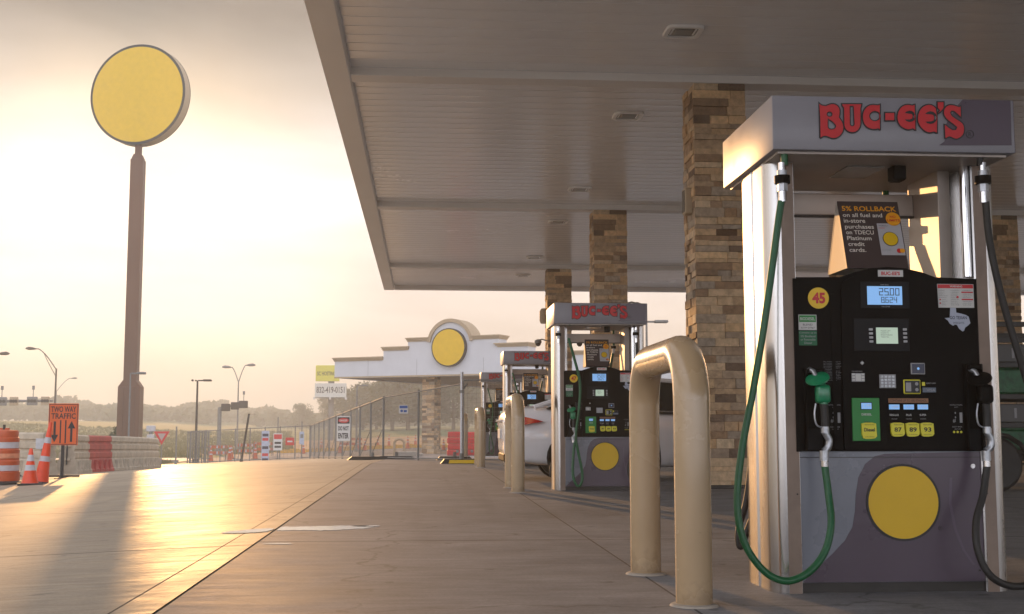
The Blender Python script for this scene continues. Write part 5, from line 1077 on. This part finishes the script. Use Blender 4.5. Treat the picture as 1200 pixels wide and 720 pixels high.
# ------------------------------------------------------------------ trees
def make_tree(seed, H, Rr, nleaf, lm, ls=.26):
    random.seed(seed); tb = MB(); th = H*.42
    tb.tube([(0, 0, -.3), (.05, 0, th*.5), (.0, .05, th), (0.05, 0, H*.7)], .2, bark, 9, rs=[.035*H, .028*H, .02*H, .008*H])
    cl = []
    for k in range(26):
        a = random.uniform(0, 6.28); h = random.uniform(.26, .98); rr = Rr*random.uniform(.3, .95)*math.sin(math.pi*min(.98, .18+h*.78))**.7
        c = Vector((math.cos(a)*rr, math.sin(a)*rr, h*H)); cl.append((c, Rr*random.uniform(.22, .46), random.uniform(.0, 1)))
        if k % 2 == 0: tb.tube([(0, 0, th*random.uniform(.5, 1)), (c.x*.5, c.y*.5, c.z*.8), tuple(c)], .03, bark, 5, rs=[.012*H, .008*H, .003*H])
    lb = MB(); lb.usetone = True
    for k in range(nleaf):
        c, r, tn = random.choice(cl); d = Vector((random.gauss(0, 1), random.gauss(0, 1), random.gauss(0, .8))).normalized()*r*random.uniform(.35, 1.08)**.6
        p = c+d; s = ls*random.uniform(.6, 1.4); u = Vector((random.gauss(0, 1), random.gauss(0, 1), random.gauss(0, 1))).normalized(); w = u.orthogonal().normalized()
        lb.add([p-u*s*.6, p+w*s*.35, p+u*s*.6, p-w*s*.35], [(0, 1, 2, 3)], lm, max(0, min(1, tn*.6+random.uniform(0, .4))))
    return tb, lb
def tree_thing(v, loc, label, cat='tree', name='tree', grp='hazy trees beyond the lot'):
    o = thing(name, label, cat, loc, 0, grp); tb, lb = v; tb.build('trunk', o); lb.build('crown', o, smooth=0, fixn=False); return o
TV = [make_tree(31, 7, 3.0, 4200, leaf1, .30), make_tree(32, 6, 3.2, 4200, leaf2, .30), make_tree(33, 8, 2.8, 4600, leaf2, .30)]
tl = [(405, 150, 0, .80, 'rounded hazy tree left of the flat headed lamp'), (425, 142, 1, .95, 'hazy tree behind the flat headed lamp post'), (441, 150, 2, .8, 'hazy tree left of the blue fence sign'), (460, 128, 0, .98, 'broad hazy tree behind the blue fence sign'),
      (478, 125, 2, .92, 'tall hazy tree left of the distant stone column'), (497, 130, 1, 1.05, 'tree directly behind the distant stone column'), (514, 128, 2, .85, 'hazy tree just right of the distant stone column'), (531, 124, 0, .92, 'tree behind the red water barriers'),
      (548, 135, 1, .95, 'tree behind the near fence post'), (568, 140, 0, .9, 'tree between third and farthest pump'), (590, 150, 2, .9, 'tree behind the third pump'), (612, 150, 1, 1.0, 'tree behind the tail of the white sedan'), (385, 175, 2, .7, 'small tree behind the billboard pole'),
      (650, 150, 0, 1.0, 'tree behind the second pump'), (690, 150, 1, 1.0, 'tree behind the middle stone column'), (740, 150, 2, 1.0, 'tree behind the nearest bollard'), (790, 150, 0, 1.0, 'tree behind the white sedan roof'), (352, 190, 1, .7, 'small faint tree behind the fence corner')]
TP = {}
for px, d, v, sc_, lb in tl:
    d *= 1.5; sc_ *= 1.42; loc = gz(px, d)
    if v not in TP: TP[v] = tree_thing(TV[v], loc, lb); tt = TP[v]
    else: tt = dup(TP[v], loc, random.uniform(0, 6), lb)
    tt.scale = (sc_*1.05, sc_*1.05, sc_*.97); tt.location.z -= .3
bu = make_tree(44, 1.0, .5, 100, leaf1)
random.seed(55)
def bush(loc, H, Rr, n, label):
    lb = MB(); lb.usetone = True; tb = MB()
    cl = []
    for k in range(22):
        a = random.uniform(0, 6.28); h = random.uniform(.12, .95); rr = Rr*random.uniform(.2, .9)*(1-.5*h); c = Vector((math.cos(a)*rr, math.sin(a)*rr, h*H)); cl.append((c, random.uniform(.2, .42), random.random())); tb.tube([(0, 0, 0), (c.x*.4, c.y*.4, c.z*.5), tuple(c)], .03, bark, 5, rs=[.05, .03, .012])
    for k in range(n):
        c, r, tn = random.choice(cl); d = Vector((random.gauss(0, 1), random.gauss(0, 1), random.gauss(0, 1))).normalized()*r*random.uniform(.3, 1.1); p = c+d; s = .15*random.uniform(.6, 1.4); u = Vector((random.gauss(0, 1), random.gauss(0, 1), random.gauss(0, 1))).normalized(); w = u.orthogonal()
        lb.add([p-u*s*.6, p+w*s*.35, p+u*s*.6, p-w*s*.35], [(0, 1, 2, 3)], leaf1, max(0, min(1, tn*.6+random.uniform(0, .4))))
    o = thing('bush', label, 'bush', loc); tb.build('stems', o); lb.build('foliage', o, smooth=0, fixn=False)
l = gz(150, 84); bush((l[0], l[1], l[2]), 3.0, 2.6, 3200, 'dark leafy bush behind the foot of the tall sign pole')
# far wood, one mass
random.seed(77); b = MB(); b.usetone = True
def crownmass(x, y, H, r, n, s0):
    tn = random.random(); z0 = zt(x, y)
    for k in range(n):
        d = Vector((random.gauss(0, 1), random.gauss(0, 1), random.gauss(0, 1))).normalized()*random.uniform(.5, 1)**.5; h = .55+.45*d.z
        p = Vector((x+d.x*r, y+d.y*r*.6, z0+h*H)); s = s0*random.uniform(.5, 1.3); u = Vector((random.gauss(0, 1), random.gauss(0, 1), random.gauss(0, .6))).normalized(); w = u.orthogonal().normalized()
        b.add([p-u*s*.6, p+w*s*.45, p+u*s*.6, p-w*s*.45], [(0, 1, 2, 3)], leaf2, max(0, min(1, tn*.5+random.uniform(0, .5))))
for k in range(250):
    y = random.uniform(330, 470); px = random.uniform(-160, 860); x = (px-495)/1400*y
    base = 6.6-1.9*sstep(120, 420, px)+1.0*math.sin(px/37.)+.8*math.sin(px/13.+1); H = (base*random.uniform(.65, 1.0))*y/400*1.15-1.0
    crownmass(x, y, max(H, 4), random.uniform(4, 8), 150, 1.9)
b.build('distant_woodland', kind='stuff', smooth=0, fixn=False)
# weeds and grass tufts on the verge and hill
b = MB(); b.usetone = True; gl = leafmat('grass_blades', (.085, .10, .03), (.16, .15, .06))
for k in range(9000):
    y = random.uniform(72, 83) if k % 3 == 0 else random.uniform(95, 205); px = random.uniform(-30, 345 if y > 105 else 240); x = (px-495)/1400*y
    if x > -17 and y < 105: continue
    z = zt(x, y)-.03; h = random.uniform(.10, .32)*(1 if y < 90 else 1.5)
    for q in range(3):
        a = random.uniform(0, 6.28); w = .035*(1 if y < 90 else 1.6); b.add([(x+q*.12-w, y, z), (x+q*.12+w, y+.02, z), (x+q*.12+math.cos(a)*h*.5, y+math.sin(a)*.1, z+h)], [(0, 1, 2)], gl, random.random())
b.build('grass', kind='stuff', smooth=0, fixn=False)
# ------------------------------------------------------------------ air
b = MB(); b.box(-720, 720, -110, 720, -8, 31, white); hz = b.build('haze', kind='stuff', smooth=0)
m = bpy.data.materials.new('haze_air'); m.use_nodes = True; t = m.node_tree; t.nodes.clear(); ou = N(t, 'ShaderNodeOutputMaterial'); pv = N(t, 'ShaderNodeVolumePrincipled')
pv.inputs['Color'].default_value = (1, .97, .88, 1); pv.inputs['Density'].default_value = .0021; pv.inputs['Anisotropy'].default_value = .12; t.links.new(pv.outputs[0], ou.inputs['Volume'])
hz.data.materials.clear(); hz.data.materials.append(m)
